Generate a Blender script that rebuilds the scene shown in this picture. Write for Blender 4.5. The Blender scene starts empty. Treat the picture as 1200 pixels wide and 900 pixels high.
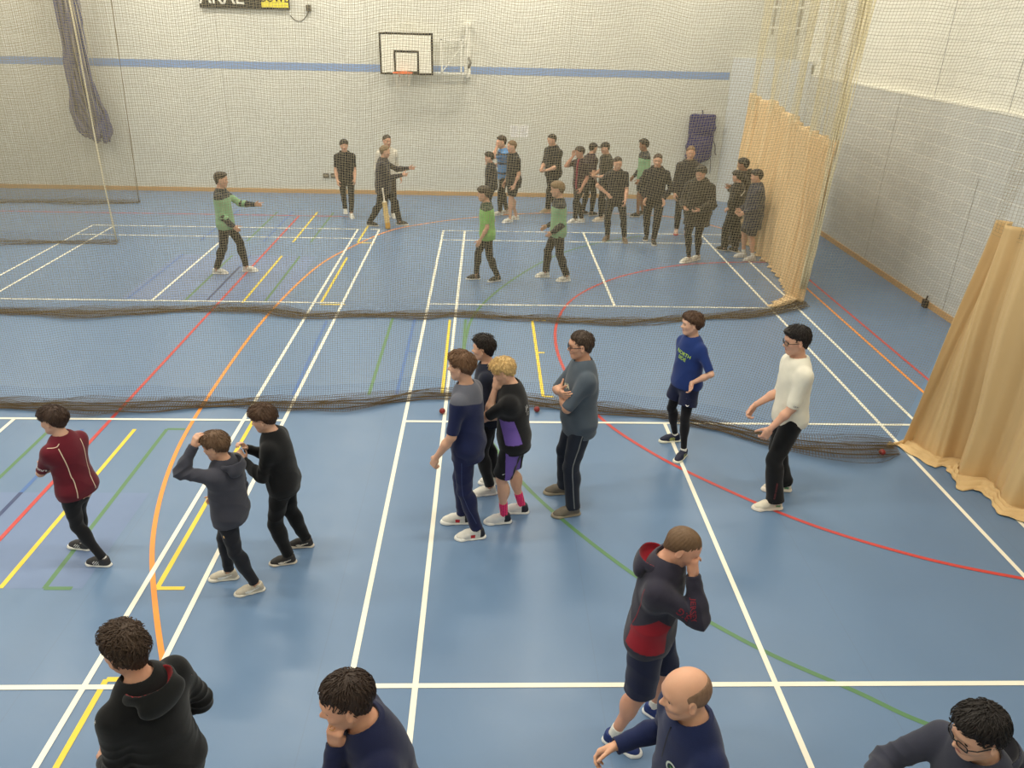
import bpy, bmesh, math, os, random, time
import numpy as np
from mathutils import Vector, Matrix
from mathutils.bvhtree import BVHTree
C = bpy.context.scene.collection
F32 = np.float32
T0 = time.time()

# ------------------------------------------------------------------ materials
def srgb(r, g, b):
    f = lambda c: (c/255/12.92) if c/255 <= .04045 else ((c/255+.055)/1.055)**2.4
    return (f(r), f(g), f(b), 1)

_mats = {}
def mat(name, col, rough=.7, bump=0, bscale=60, spec=.4, var=0, vscale=8, sheen=0, metal=0, coat=0, sss=0, stretch=None):
    if name in _mats: return _mats[name]
    m = bpy.data.materials.new(name); m.use_nodes = True
    nt = m.node_tree; b = nt.nodes['Principled BSDF']
    c = srgb(*col)
    b.inputs['Base Color'].default_value = c
    b.inputs['Roughness'].default_value = rough
    b.inputs['Specular IOR Level'].default_value = spec
    b.inputs['Metallic'].default_value = metal
    if sheen:
        b.inputs['Sheen Weight'].default_value = sheen; b.inputs['Sheen Roughness'].default_value = .5
    if coat: b.inputs['Coat Weight'].default_value = coat
    if sss:
        b.inputs['Subsurface Weight'].default_value = sss
        b.inputs['Subsurface Radius'].default_value = (.012, .005, .003); b.inputs['Subsurface Scale'].default_value = 1
    tc = nt.nodes.new('ShaderNodeTexCoord'); src = tc.outputs['Object']
    if stretch:
        mp = nt.nodes.new('ShaderNodeMapping'); mp.inputs['Scale'].default_value = stretch
        nt.links.new(src, mp.inputs['Vector']); src = mp.outputs[0]
    if var:
        n = nt.nodes.new('ShaderNodeTexNoise'); n.inputs['Scale'].default_value = vscale; n.inputs['Detail'].default_value = 5
        nt.links.new(src, n.inputs['Vector'])
        mx = nt.nodes.new('ShaderNodeMix'); mx.data_type = 'RGBA'
        mx.inputs['A'].default_value = tuple(v*(1-var) for v in c[:3])+(1,)
        mx.inputs['B'].default_value = tuple(min(1, v*(1+var)) for v in c[:3])+(1,)
        nt.links.new(n.outputs[0], mx.inputs['Factor']); nt.links.new(mx.outputs['Result'], b.inputs['Base Color'])
    if bump:
        n = nt.nodes.new('ShaderNodeTexNoise'); n.inputs['Scale'].default_value = bscale; n.inputs['Detail'].default_value = 6
        nt.links.new(src, n.inputs['Vector'])
        bp = nt.nodes.new('ShaderNodeBump'); bp.inputs['Strength'].default_value = bump; bp.inputs['Distance'].default_value = .004
        nt.links.new(n.outputs[0], bp.inputs['Height']); nt.links.new(bp.outputs[0], b.inputs['Normal'])
    _mats[name] = m
    return m

def cloth(col, name=None):
    n = name or 'cloth_%d_%d_%d' % tuple(col)
    return mat(n, col, rough=.88, bump=.25, bscale=220, spec=.2, var=.07, vscale=14, sheen=.15)
def skin(col): return mat('skin_%d_%d_%d' % tuple(col), col, rough=.52, spec=.35, var=.05, vscale=30, bump=.08, bscale=260, sss=.15)
def hairm(col): return mat('hair_%d_%d_%d' % tuple(col), col, rough=.55, spec=.35, var=.28, vscale=60, bump=.5, bscale=140, stretch=(1, 1, .35))
def plain(name, col, rough=.6, **k): return mat(name, col, rough=rough, **k)

# ------------------------------------------------------------------ object helpers
def tag(o, label=None, cat=None, group=None, kind=None):
    if label: o['label'] = label
    if cat: o['category'] = cat
    if group: o['group'] = group
    if kind: o['kind'] = kind
    return o

def link_mesh(name, me, mats=(), parent=None, smooth=True):
    o = bpy.data.objects.new(name, me); C.objects.link(o)
    for m in mats: me.materials.append(m)
    if parent is not None: o.parent = parent
    if smooth and len(me.polygons): me.polygons.foreach_set('use_smooth', np.ones(len(me.polygons), bool))
    return o

def mesh_np(name, V, F):
    """V (n,3), F list of index tuples or (m,4) array"""
    me = bpy.data.meshes.new(name)
    if isinstance(F, np.ndarray):
        n = F.shape[0]; k = F.shape[1]
        me.vertices.add(len(V)); me.vertices.foreach_set('co', np.asarray(V, F32).ravel())
        me.loops.add(n*k); me.loops.foreach_set('vertex_index', F.astype(np.int32).ravel())
        me.polygons.add(n); me.polygons.foreach_set('loop_start', np.arange(0, n*k, k, dtype=np.int32))
        me.update(calc_edges=True); me.validate()
    else:
        me.from_pydata([tuple(map(float, v)) for v in V], [], F); me.update()
    return me

class MB:
    """collects boxes, prisms, tubes and sheets into ONE mesh"""
    def __init__(s): s.V = []; s.F = []; s.M = []
    def add(s, V, F, m=0):
        b = len(s.V); s.V += [tuple(v) for v in V]; s.F += [tuple(b+i for i in f) for f in F]; s.M += [m]*len(F); return s
    def box(s, x0, x1, y0, y1, z0, z1, m=0):
        V = [(x, y, z) for z in (z0, z1) for y in (y0, y1) for x in (x0, x1)]
        return s.add(V, [(0, 2, 3, 1), (4, 5, 7, 6), (0, 1, 5, 4), (2, 6, 7, 3), (0, 4, 6, 2), (1, 3, 7, 5)], m)
    def prism(s, pts, z0, z1, m=0):
        n = len(pts); V = [(x, y, z0) for x, y in pts]+[(x, y, z1) for x, y in pts]
        return s.add(V, [tuple(range(n-1, -1, -1)), tuple(range(n, 2*n))]+[(i, (i+1) % n, n+(i+1) % n, n+i) for i in range(n)], m)
    def tube(s, pts, r, seg=8, closed=False, m=0, cap=True):
        P = np.array(pts, float); n = len(P); rr = np.broadcast_to(np.asarray(r, float), (n,))
        T = np.roll(P, -1, 0)-np.roll(P, 1, 0)
        if not closed: T[0] = P[1]-P[0]; T[-1] = P[-1]-P[-2]
        T /= np.linalg.norm(T, axis=1)[:, None]+1e-12
        ref = np.array([0, 0, 1.]) if abs(T[0][2]) < .9 else np.array([1., 0, 0])
        a = np.cross(T[0], ref); a /= np.linalg.norm(a); V = []
        for i in range(n):
            a = a-T[i]*(a@T[i]); a /= np.linalg.norm(a)+1e-12; b = np.cross(T[i], a)
            for k in range(seg):
                t = 2*math.pi*k/seg; V.append(P[i]+rr[i]*(math.cos(t)*a+math.sin(t)*b))
        F = []
        for i in range(n if closed else n-1):
            j = (i+1) % n
            for k in range(seg):
                l = (k+1) % seg; F.append((i*seg+k, i*seg+l, j*seg+l, j*seg+k))
        if not closed and cap: F += [tuple(range(seg-1, -1, -1)), tuple((n-1)*seg+k for k in range(seg))]
        return s.add(V, F, m)
    def build(s, name, mats, parent=None, smooth=False):
        me = mesh_np(name, s.V, s.F)
        if not isinstance(mats, (list, tuple)): mats = [mats]
        o = link_mesh(name, me, mats, parent, smooth)
        if max(s.M or [0]) > 0: me.polygons.foreach_set('material_index', np.array(s.M, np.int32))
        return o

def spline(pts, n=12, closed=False):
    P = [np.array(p, float) for p in pts]; out = []; m = len(P)
    for i in range(m if closed else m-1):
        p0 = P[(i-1) % m] if (closed or i > 0) else P[0]*2-P[1]
        p1 = P[i]; p2 = P[(i+1) % m]; p3 = P[(i+2) % m] if (closed or i < m-2) else P[-1]*2-P[-2]
        for k in range(n):
            t = k/n; out.append(.5*((2*p1)+(-p0+p2)*t+(2*p0-5*p1+4*p2-p3)*t*t+(-p0+3*p1-3*p2+p3)*t**3))
    if not closed: out.append(P[-1])
    return np.array(out)

# ------------------------------------------------------------------ organic surfaces: distance fields meshed with sparse surface nets
def nrm(v):
    v = np.asarray(v, float); return v/(np.linalg.norm(v)+1e-12)

def rc(a, b, r1, r2, k=.02, sq=None, s=1, capb=False, capa=False, op='u'):
    return dict(t='rc', a=np.asarray(a, float), b=np.asarray(b, float), r1=r1, r2=r2, k=k, n=None if sq is None else nrm(sq), s=s, capb=capb, capa=capa, op=op,
                c=(np.asarray(a, float)+np.asarray(b, float))/2, R=np.linalg.norm(np.asarray(a, float)-np.asarray(b, float))/2+max(r1, r2))
def el(c, r, M=None, k=.02, op='u'):
    M = np.eye(3) if M is None else np.asarray(M, float)
    return dict(t='el', c=np.asarray(c, float), r=np.asarray(r, float), M=M, k=k, op=op, R=max(r))
def bx(c, h, M=None, rd=.005, k=.01, op='u'):
    M = np.eye(3) if M is None else np.asarray(M, float)
    return dict(t='bx', c=np.asarray(c, float), h=np.asarray(h, float), M=M, rd=rd, k=k, op=op, R=float(np.linalg.norm(h)))
def to(c, ax, R, r, k=.01, op='u', sx=None, s=1):
    return dict(t='to', c=np.asarray(c, float), ax=nrm(ax), R0=R, r=r, k=k, op=op, R=R+r, n=None if sx is None else nrm(sx), s=s)
def grp(qs, k=.01, op='u'):
    un = [q for q in qs if q['op'] == 'u']; lo = np.min([q['c']-q['R'] for q in un], 0); hi = np.max([q['c']+q['R'] for q in un], 0)
    return dict(t='grp', qs=qs, k=k, op=op, c=(lo+hi)/2, R=float(np.linalg.norm(hi-lo)/2))
def pl(n, p, k=.004, op='i', amp=0, fr=40, seed=1):
    n = nrm(n); return dict(t='pl', amp=amp, fr=fr, seed=seed, n=n, d=float(n@np.asarray(p, float)), k=k, op=op, c=np.asarray(p, float), R=1e9)

def ev(q, p):
    t = q['t']
    if t == 'pl':
        d = p@q['n'].astype(F32)-F32(q['d'])
        return d if not q['amp'] else (d+q['amp']*wav(p-q['c'].astype(F32), q['seed'], q['fr'])).astype(F32)
    if t == 'grp':
        d = np.full(len(p), 1, F32)
        for s in q['qs']: d = comb(d, ev(s, p), s)
        return d
    if t == 'rc':
        a = q['a'].astype(F32); ba = (q['b']-q['a']).astype(F32); L2 = float(ba@ba)+1e-12
        w = p-a; hh = (w@ba)/F32(L2); h = np.clip(hh, 0, 1)
        w = w-h[:, None]*ba
        if q['n'] is not None:
            n = q['n'].astype(F32); w = w+(w@n)[:, None]*n*F32(1/q['s']-1)
        d = np.sqrt(np.einsum('ij,ij->i', w, w))-(q['r1']+(q['r2']-q['r1'])*h)
        if q['n'] is not None: d = d*F32(min(1, (1+q['s'])/2))
        if q['capb']: d = np.maximum(d, (hh-1)*F32(math.sqrt(L2)))
        if q['capa']: d = np.maximum(d, -hh*F32(math.sqrt(L2)))
        return d.astype(F32)
    if t == 'el':
        w = ((p-q['c'].astype(F32))@q['M'].T.astype(F32)); r = q['r'].astype(F32)
        u = w/r; k0 = np.sqrt(np.einsum('ij,ij->i', u, u)); v = u/r; k1 = np.sqrt(np.einsum('ij,ij->i', v, v))+1e-9
        return (k0*(k0-1)/k1).astype(F32)
    if t == 'bx':
        w = np.abs((p-q['c'].astype(F32))@q['M'].T.astype(F32))-(q['h']-q['rd']).astype(F32)
        return (np.sqrt((np.maximum(w, 0)**2).sum(1))+np.minimum(w.max(1), 0)-q['rd']).astype(F32)
    if t == 'to':
        w = p-q['c'].astype(F32); ax = q['ax'].astype(F32); z = w@ax; rad = w-z[:, None]*ax
        if q['n'] is not None:
            n = q['n'].astype(F32); rad = rad+(rad@n)[:, None]*n*F32(1/q['s']-1)
        e = np.sqrt(np.einsum('ij,ij->i', rad, rad))-q['R0']
        return (np.sqrt(e*e+z*z)-q['r']).astype(F32)

def comb(d, e, q):
    k = q['k']; op = q['op']
    if op == 'u':
        h = np.maximum(k-np.abs(d-e), 0)/k; return np.minimum(d, e)-h*h*k*.25
    if op == 's': e = -e
    h = np.maximum(k-np.abs(d-e), 0)/k; return np.maximum(d, e)+h*h*k*.25

_E = [(0, 1), (2, 3), (4, 5), (6, 7), (0, 2), (1, 3), (4, 6), (5, 7), (0, 4), (1, 5), (2, 6), (3, 7)]
def sdf_mesh(prims, vox):
    un = [q for q in prims if q['op'] == 'u']
    lo = np.min([q['c']-q['R'] for q in un], 0)-.02; hi = np.max([q['c']+q['R'] for q in un], 0)+.02
    B = 8*vox; nb = np.maximum(1, np.ceil((hi-lo)/B).astype(int))
    g = np.stack(np.meshgrid(*[np.arange(n) for n in nb], indexing='ij'), -1).reshape(-1, 3)
    cen = (lo+(g+.5)*B).astype(F32)
    d = np.full(len(cen), 1, F32)
    for q in prims: d = comb(d, ev(q, cen), q)
    g = g[np.abs(d) < B*.87*1.45+.004]; cen = (lo+(g+.5)*B).astype(F32)
    nB = len(g)
    loc = np.stack(np.meshgrid(*[np.arange(9)]*3, indexing='ij'), -1).reshape(-1, 3)
    val = np.full((nB, 729), 1, F32); offs = (loc*vox).astype(F32)
    base = (lo+g*B).astype(F32)
    for q in prims:
        if q['R'] > 1e8: sel = np.arange(nB)
        else: sel = np.nonzero(np.linalg.norm(cen-q['c'], axis=1) < q['R']+B*.87+q['k']+.012)[0]
        if q['op'] != 'u' and q['R'] < 1e8 and len(sel) == 0: continue
        for s in range(0, len(sel), 1500):
            ss = sel[s:s+1500]
            p = (base[ss][:, None, :]+offs[None]).reshape(-1, 3)
            val[ss] = comb(val[ss], ev(q, p).reshape(len(ss), 729), q)
    V = val.reshape(nB, 9, 9, 9); I = V < 0
    cn = [(a, b, c) for a in (0, 1) for b in (0, 1) for c in (0, 1)]
    cs = [I[:, a:a+8, b:b+8, c:c+8] for a, b, c in cn]
    cnt = sum(c.astype(np.int8) for c in cs); act = (cnt > 0) & (cnt < 8)
    bi, xi, yi, zi = np.nonzero(act)
    if len(bi) == 0: return np.zeros((0, 3)), np.zeros((0, 4), int)
    cv = np.stack([V[bi, xi+a, yi+b, zi+c] for a, b, c in cn], 1)
    cp = np.array(cn, F32); acc = np.zeros((len(bi), 3), F32); w = np.zeros(len(bi), F32)
    for i, j in _E:
        m = (cv[:, i] < 0) != (cv[:, j] < 0)
        t = np.where(m, cv[:, i]/(cv[:, i]-cv[:, j]+1e-20), 0)
        acc += np.where(m[:, None], cp[i]+t[:, None]*(cp[j]-cp[i]), 0); w += m
    gc = g[bi]*8+np.stack([xi, yi, zi], 1)
    P = lo+(gc+acc/w[:, None])*vox
    N = nb*8+2; ids = (gc[:, 0]*N[1]+gc[:, 1])*N[2]+gc[:, 2]
    order = np.argsort(ids); sid = ids[order]
    def look(c):
        k = (c[:, 0]*N[1]+c[:, 1])*N[2]+c[:, 2]; j = np.clip(np.searchsorted(sid, k), 0, len(sid)-1)
        return np.where(sid[j] == k, order[j], -1)
    Q = []
    for ax in range(3):
        sl0 = I[:, :8, :8, :8]; sh = [slice(0, 8)]*3; sh[ax] = slice(1, 9); sl1 = I[:, sh[0], sh[1], sh[2]]
        b, x, y, z = np.nonzero(sl0 != sl1); fl = sl0[b, x, y, z]
        c = g[b]*8+np.stack([x, y, z], 1); u = np.zeros(3, int); v = np.zeros(3, int); u[(ax+1) % 3] = 1; v[(ax+2) % 3] = 1
        q = np.stack([look(c-u-v), look(c-v), look(c), look(c-u)], 1)
        ok = (q >= 0).all(1); q = q[ok]; fl = fl[ok]
        q[~fl] = q[~fl][:, ::-1]; Q.append(q)
    Q = np.concatenate(Q)
    # two passes of neighbour smoothing
    for it in range(2):
        s = np.zeros_like(P); n = np.zeros(len(P))
        for a, b in ((0, 1), (1, 2), (2, 3), (3, 0)):
            for c in range(3):
                s[:, c] += np.bincount(Q[:, a], P[Q[:, b], c], len(P))+np.bincount(Q[:, b], P[Q[:, a], c], len(P))
            n += np.bincount(Q[:, a], minlength=len(P))+np.bincount(Q[:, b], minlength=len(P))
        P = P*.6+.4*s/np.maximum(n, 1)[:, None]
    return P, Q

def vnormals(P, Q):
    n = np.cross(P[Q[:, 2]]-P[Q[:, 0]], P[Q[:, 3]]-P[Q[:, 1]]); out = np.zeros_like(P)
    for a in range(4):
        for c in range(3): out[:, c] += np.bincount(Q[:, a], n[:, c], len(P))
    return out/(np.linalg.norm(out, axis=1)[:, None]+1e-12)

def wav(P, seed, f):
    """smooth pseudo noise in [-1,1]: warped sines"""
    r = np.random.RandomState(seed); s = 0
    for i in range(4):
        d = r.normal(size=3); d /= np.linalg.norm(d); e = r.normal(size=3); e /= np.linalg.norm(e)
        s = s+np.sin(P@d*f*(1+.35*i)+1.7*np.sin(P@e*f*.6+r.rand()*6)+r.rand()*6)
    return s/4

def organic(name, prims, vox, mats, parent, disp=None, mfun=None):
    P, Q = sdf_mesh(prims, vox)
    if disp is not None and len(P):
        P = P+vnormals(P, Q)*disp(P)[:, None]
    me = mesh_np(name, P, Q)
    o = link_mesh(name, me, mats if isinstance(mats, (list, tuple)) else [mats], parent)
    if mfun is not None and len(me.polygons):
        cen = np.empty(len(me.polygons)*3, F32); me.polygons.foreach_get('center', cen)
        nn = np.empty(len(me.polygons)*3, F32); me.polygons.foreach_get('normal', nn)
        me.polygons.foreach_set('material_index', mfun(cen.reshape(-1, 3), nn.reshape(-1, 3)).astype(np.int32))
    return o
# ------------------------------------------------------------------ people
def rotv(v, ax, ang):
    return np.array(Matrix.Rotation(ang, 3, Vector(ax)) @ Vector(v))
def rz(a): c, s = math.cos(a), math.sin(a); return np.array([[c, -s, 0], [s, c, 0], [0, 0, 1.]])
def rx(a): c, s = math.cos(a), math.sin(a); return np.array([[1, 0, 0], [0, c, -s], [0, s, c.real]])
def ry(a): c, s = math.cos(a), math.sin(a); return np.array([[c, 0, s], [0, 1, 0], [-s, 0, c]])
def ik(a, b, l1, l2, hint):
    v = b-a; L = np.linalg.norm(v); m = (l1+l2)*.998
    if L > m: b = a+v/L*m; v = b-a; L = m
    L = max(L, abs(l1-l2)+1e-3); u = v/L
    x = (l1*l1-l2*l2+L*L)/(2*L); y = math.sqrt(max(l1*l1-x*x, 0))
    h = np.asarray(hint, float); h = h-u*(h@u); h = nrm(h)
    return a+u*x+h*y, b

# torso profile: height along the spine above the hip joints, half width, half depth (all of body height)
PROF = [(-.04, .072, .056), (.0, .091, .063), (.045, .087, .060), (.10, .075, .055), (.16, .081, .060), (.215, .088, .063), (.262, .074, .050)]

class Fig:
    def __init__(s, H=1.75, face=180, feet=None, lean=3, side=0, twist=0, head=(0, 5, 0), L=None, R=None, bw=1., bd=1., belly=0, kid=False,
                 shift=(0, 0), hd=None, crouch=0, hs=None, **k):
        s.H = H; s.k = k; s.kid = kid
        a = math.radians(face-90); s.rot = a; Ri = rz(-a)
        f = [np.array([x, y, 0.]) for x, y, _ in feet]
        mid = (f[0]+f[1])/2; s.loc = mid.copy()
        s.sh = sh = (np.array([shift[0], shift[1]-.034*H, 0]))
        s.foot = {}; s.toe = {}
        for n, p, fd in zip('LR', f, feet):
            t = math.radians(fd[2]); s.toe[n] = Ri@np.array([math.cos(t), math.sin(t), 0]); s.foot[n] = Ri@(p-mid)
        hipz = .52*H-crouch*H
        ank = {n: s.foot[n]-s.toe[n]*.036*H+np.array([0, 0, .05*H]) for n in 'LR'}
        w = .052*H*bw
        for it in range(30):
            P = np.array([sh[0], sh[1], hipz]); ok = True
            for n, sg in (('L', -1), ('R', 1)):
                if np.linalg.norm(P+np.array([sg*w, 0, 0])-ank[n]) > .475*H: ok = False
            if ok: break
            hipz -= .004*H
        s.P = P; s.ank = ank
        # spine
        ln = math.radians(lean); sd = math.radians(side); tw = math.radians(twist)
        def fr(t):
            u = min(1, max(0, t/.2)); q = rz(tw*u)@ry(sd*(.3+.7*u))@rx(-ln*(.35+.65*u)); return q
        s.prof = []; pos = P.copy(); tp = 0
        def at(t):
            p = P.copy(); n = 12
            for i in range(n): p = p+fr(t*(i+.5)/n)@np.array([0, 0, t*H/n])
            return p
        s.at = at; s.fr = fr
        for t, hw, hdp in PROF:
            y = belly*math.exp(-((t-.08)/.07)**2)
            s.prof.append((t, at(t)+fr(t)@np.array([0, y*H*.5, 0]), hw*H*bw+y*H*.4, hdp*H*bd+y*H*.5, fr(t)))
        Q = fr(.3); s.Q = Q
        s.nb = at(.288)+Q@np.array([0, -.012*H, 0])
        shw = (.100 if not kid else .094)*H*bw
        s.S = {}
        for n, sg in (('L', -1), ('R', 1)):
            off = k.get('shrug'+n, 0)
            s.S[n] = at(.260)+Q@np.array([sg*shw, off*.5*H, off*H])
        # head
        hh = s.hh = (hs or (.135 if not kid else .146))*H
        y, pi, ro = [math.radians(v) for v in head]
        HM = s.HM = rz(y)@rx(-pi)@ry(ro)@rx(-ln*.3)
        s.hj = s.nb+Q@np.array([0, .012*H, .070*H])+HM@np.array([0, .10*hh, 0])*.5
        s.hc = s.hj+HM@np.array([0, .10*hh, .36*hh])
        s.arms = {}
        ua, fa = .172*H, .150*H
        for n, sg, A in (('L', -1, L), ('R', 1, R)):
            A = dict(A or {}); S = s.S[n]
            if 'head' in A: tgt = s.hc+HM@(np.array(A['head'])*hh)
            elif 'at' in A: tgt = P+np.array(A['at'])*H
            else:
                t = np.array(A.get('to', (.03, .03, -.31))); t = t*np.array([sg, 1, 1]); tgt = S+t*H
            hint = np.array(A.get('hint', (.25, -1, -.1)))*np.array([sg, 1, 1])
            d0 = A.get('d'); 
            E_, W = ik(S, tgt, ua, fa, hint)
            d = nrm(W-E_) if d0 is None else nrm(np.array(d0)*np.array([sg, 1, 1]))
            if d0 is not None: d = nrm(d+.25*nrm(W-E_))
            t = np.array(A.get('t', (-.2, 1, 0)))*np.array([sg, 1, 1])
            t = nrm(t-d*(t@d))
            s.arms[n] = (S, E_, W, d, t, A)
        s.legs = {}
        for n, sg in (('L', -1), ('R', 1)):
            hip = P+np.array([sg*w, 0, 0]); kh = s.toe[n]*1.+np.array([sg*.12, .3, 0])
            K, A_ = ik(hip, ank[n], .243*H, .236*H, kh)
            s.legs[n] = (hip, K, A_)
        s.bw = bw; s.bd = bd

    # ---------- bare body
    def torso(s, e=0, tmin=-1, tmax=1, k=.03, flat=0, drop=None):
        out = []; pr = [p for p in s.prof if tmin-1e-6 <= p[0] <= tmax+1e-6]
        for a, b in zip(pr[:-1], pr[1:]):
            out.append(rc(a[1], b[1], a[2]+e, b[2]+e, k, sq=a[4][:, 1]+b[4][:, 1], s=((a[3]+e)/(a[2]+e)+(b[3]+e)/(b[2]+e))/2))
        return out
    def yoke(s, e=0, k=.03):
        H = s.H; out = []
        for n in 'LR':
            out.append(rc(s.nb+s.Q@np.array([0, -.004*H, -.018*H]), s.S[n]+s.Q@np.array([0, 0, -.004*H]), .028*H+e, .029*H+e, k*.8))
        out.append(rc(s.S['L']+s.Q@np.array([.02*H, .0, -.03*H]), s.S['R']+s.Q@np.array([-.02*H, 0, -.03*H]), .048*H+e, .048*H+e, k, sq=s.Q[:, 1], s=.92))
        return out
    def arm(s, n, e0=0, e1=0, k=.02, upto=9, ra=1.):
        """upto in units: 0..1 upper arm, 1..2 forearm"""
        H = s.H; S, E_, W, d, t, A = s.arms[n]; r = s.bw**.5*ra*(1 if not s.kid else .9); out = []
        u = min(1, upto); b = S+(E_-S)*u
        out.append(rc(S, b, .0300*H*r+e0, (.0300+(.0225-.0300)*u)*H*r+e0, k, capb=upto <= 1))
        if upto > 1:
            v = min(1, upto-1); b = E_+(W-E_)*v; m = E_+(b-E_)*.35
            out.append(rc(E_, m, .0225*H*r+e0, .0235*H*r+e1, k))
            out.append(rc(m, b, .0235*H*r+e1, (.0235+(.0145-.0235)*v)*H*r+e1, k, capb=upto <= 2))
        return out
    def hand(s, n):
        H = s.H*(.97 if not s.kid else .95); S, E_, W, d, t, A = s.arms[n]; sg = 1 if n == 'R' else -1
        pn = nrm(np.cross(t, d))*sg; pn = -pn if False else pn   # palm normal
        c = A.get('curl', .35); out = []
        out.append(rc(W-d*.008*H, W+d*.02*H, .0150*H, .0175*H, .008, sq=pn, s=.72))
        out.append(bx(W+d*.034*H, (.0215*H, .0265*H, .0098*H), np.stack([t, d, pn]), .0090*H, .012))
        out.append(el(W+d*.02*H+t*.012*H+pn*.005*H, (.012*H, .02*H, .010*H), np.stack([t, d, pn]), .010))
        Ls = (.043, .048, .045, .035)
        for i in range(4):
            cc = c if not (A.get('point') and i == 0) else .03
            cc = min(1, max(0, cc+(i-1.5)*.03))
            sp = (1.5-i)*.07*(1-cc)
            b = W+d*(.0565-.0015*abs(i-1.2))*H+t*(.0163-.0109*i)*H
            dd = nrm(d+t*sp); ax = np.cross(dd, pn)
            for seg, (fr_, an) in enumerate(((.44, 72), (.31, 88), (.25, 50))):
                dd = rotv(dd, ax, math.radians(an*cc+4)); L_ = Ls[i]*H*fr_; e = b+dd*L_
                r = .00525*H-.00042*H*seg
                out.append(rc(b, e, r+.0002*H, r-.0004*H, .0035 if seg else .006)); b = e
        b = W+d*.010*H+t*.014*H+pn*.004*H; ax = np.cross(t, d)
        th = A.get('thumb', .5)
        dd = nrm(t*(.85-.5*th)+d*.75+pn*(.15+.55*c))
        for seg, L_ in enumerate((.027, .020, .017)):
            e = b+dd*L_*H; r = (.0088, .0065, .0058)[seg]*H
            out.append(rc(b, e, r, r*.88, .006 if seg == 0 else .003)); b = e
            dd = nrm(dd+d*.22+pn*.18*c)
        return out
    def head_prims(s, det=1):
        h = s.hh; M = s.HM; c = s.hc; g = lambda x, y, z: c+M@(np.array([x, y, z])*h)
        T = M.T
        out = [rc(s.nb-s.Q@np.array([0, 0, .02*s.H]), g(0, -.10, -.22), .035*s.H*s.bw, .21*h, .03),
               el(g(0, -.055, .13), np.array([.328, .415, .365])*h, T, .04),
               el(g(0, .10, -.10), np.array([.272, .27, .37])*h, T, .05*h*4),
               el(g(0, .235, -.40), np.array([.115, .105, .085])*h, T, .03)]
        for sx in (-1, 1):
            out += [rc(g(sx*.215, .0, -.24), g(sx*.075, .225, -.41), .075*h, .07*h, .03),
                    el(g(sx*.185, .235, -.10), np.array([.085, .085, .075])*h, T, .025)]
        out += [rc(g(-.13, .315, .085), g(.13, .315, .085), .045*h, .045*h, .025),
                rc(g(0, .345, .02), g(0, .432, -.125), .030*h, .046*h, .016),
                rc(g(-.05, .385, -.14), g(.05, .385, -.14), .032*h, .032*h, .010),
                rc(g(-.08, .335, -.235), g(.08, .335, -.235), .030*h, .030*h, .014),
                rc(g(-.055, .352, -.262), g(.055, .352, -.262), .022*h, .022*h, .006),
                rc(g(-.05, .345, -.305), g(.05, .345, -.305), .026*h, .026*h, .008)]
        if det: out.append(rc(g(-.075, .392, -.284), g(.075, .392, -.284), .010*h, .010*h, .006, op='s'))
        for sx in (-1, 1):
            out.append(el(g(sx*.135, .395, -.0), np.array([.075, .065, .048])*h, T, .03*h*4, op='s'))
            out.append(el(g(sx*.135, .262, .0), np.array([.070, .070, .066])*h, T, .006))
            if det: out.append(el(g(sx*.135, .345, -.004), np.array([.056, .045, .026])*h, T, .004, op='s'))
            EM = (M@rz(sx*-.35)@rx(.15)).T
            out.append(el(g(sx*.352, -.045, -.030), np.array([.032, .082, .150])*h, EM, .008))
            out.append(el(g(sx*.390, -.025, -.01), np.array([.026, .045, .090])*h, EM, .006, op='s'))
            out.append(el(g(sx*.345, -.05, -.125), np.array([.024, .035, .04])*h, EM, .01))
        return out
    def body_prims(s, det=1):
        H = s.H; out = s.torso(k=.05)+s.yoke(k=.045)
        for n in 'LR':
            hip, K, A_ = s.legs[n]; toe = s.toe[n]; q = s.bw**.5*(1 if not s.kid else .92)
            back = -nrm(toe)
            out.append(el(hip+s.fr(0)@np.array([0, -.022*H, -.0]), (.048*H*s.bw, .041*H, .055*H), k=.04))
            out.append(rc(hip-np.array([0, 0, .01*H]), K, .050*H*q, .0290*H*q, .025))
            m = K+(A_-K)*.30
            out.append(rc(K, A_, .0280*H*q, .0180*H*q, .012))
            out.append(el(m+back*.010*H, (.0300*H*q, .0325*H*q, .062*H), k=.02))
            f = s.foot[n]
            out.append(rc(A_-np.array([0, 0, .022*H])+back*.010*H, f+toe*.045*H+np.array([0, 0, .016*H]), .0185*H, .0145*H, .012))
            out.append(rc(A_, A_-np.array([0, 0, .02*H]), .019*H, .02*H, .01))
        for n in 'LR': out += s.arm(n, k=.022)
        out += s.head_prims(det)
        for n in 'LR': out += s.hand(n)
        return out

    # ---------- build
    def build(s, label, group=None, vox=.005, det=1, skinc=(205, 160, 135), hair=None, top=None, bottom=None, shoes=None, extra=None, cat='person', eyes=True, face=None):
        H = s.H; h = s.hh; M = s.HM
        g = lambda x, y, z: s.hc+M@(np.array([x, y, z])*h)
        sk = skin(skinc); lip = skin(tuple(int(v*f) for v, f in zip(skinc, (.86, .66, .66))))
        mc = g(0, .36, -.27)
        def mf(c, nn):
            q = (c-mc)@M/h; return (np.sqrt((q[:, 0]/.085)**2+(q[:, 1]/.10)**2+(q[:, 2]/.042)**2) < 1)
        root = organic('person', s.body_prims(det), vox, [sk, lip], None, mfun=mf)
        root.location = s.loc; root.rotation_euler = (0, 0, s.rot)
        tag(root, label, cat, group); s.root = root
        root['kind'] = 'thing'
        hc_ = hair.get('col', (60, 45, 35)) if hair else (90, 70, 55)
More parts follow.
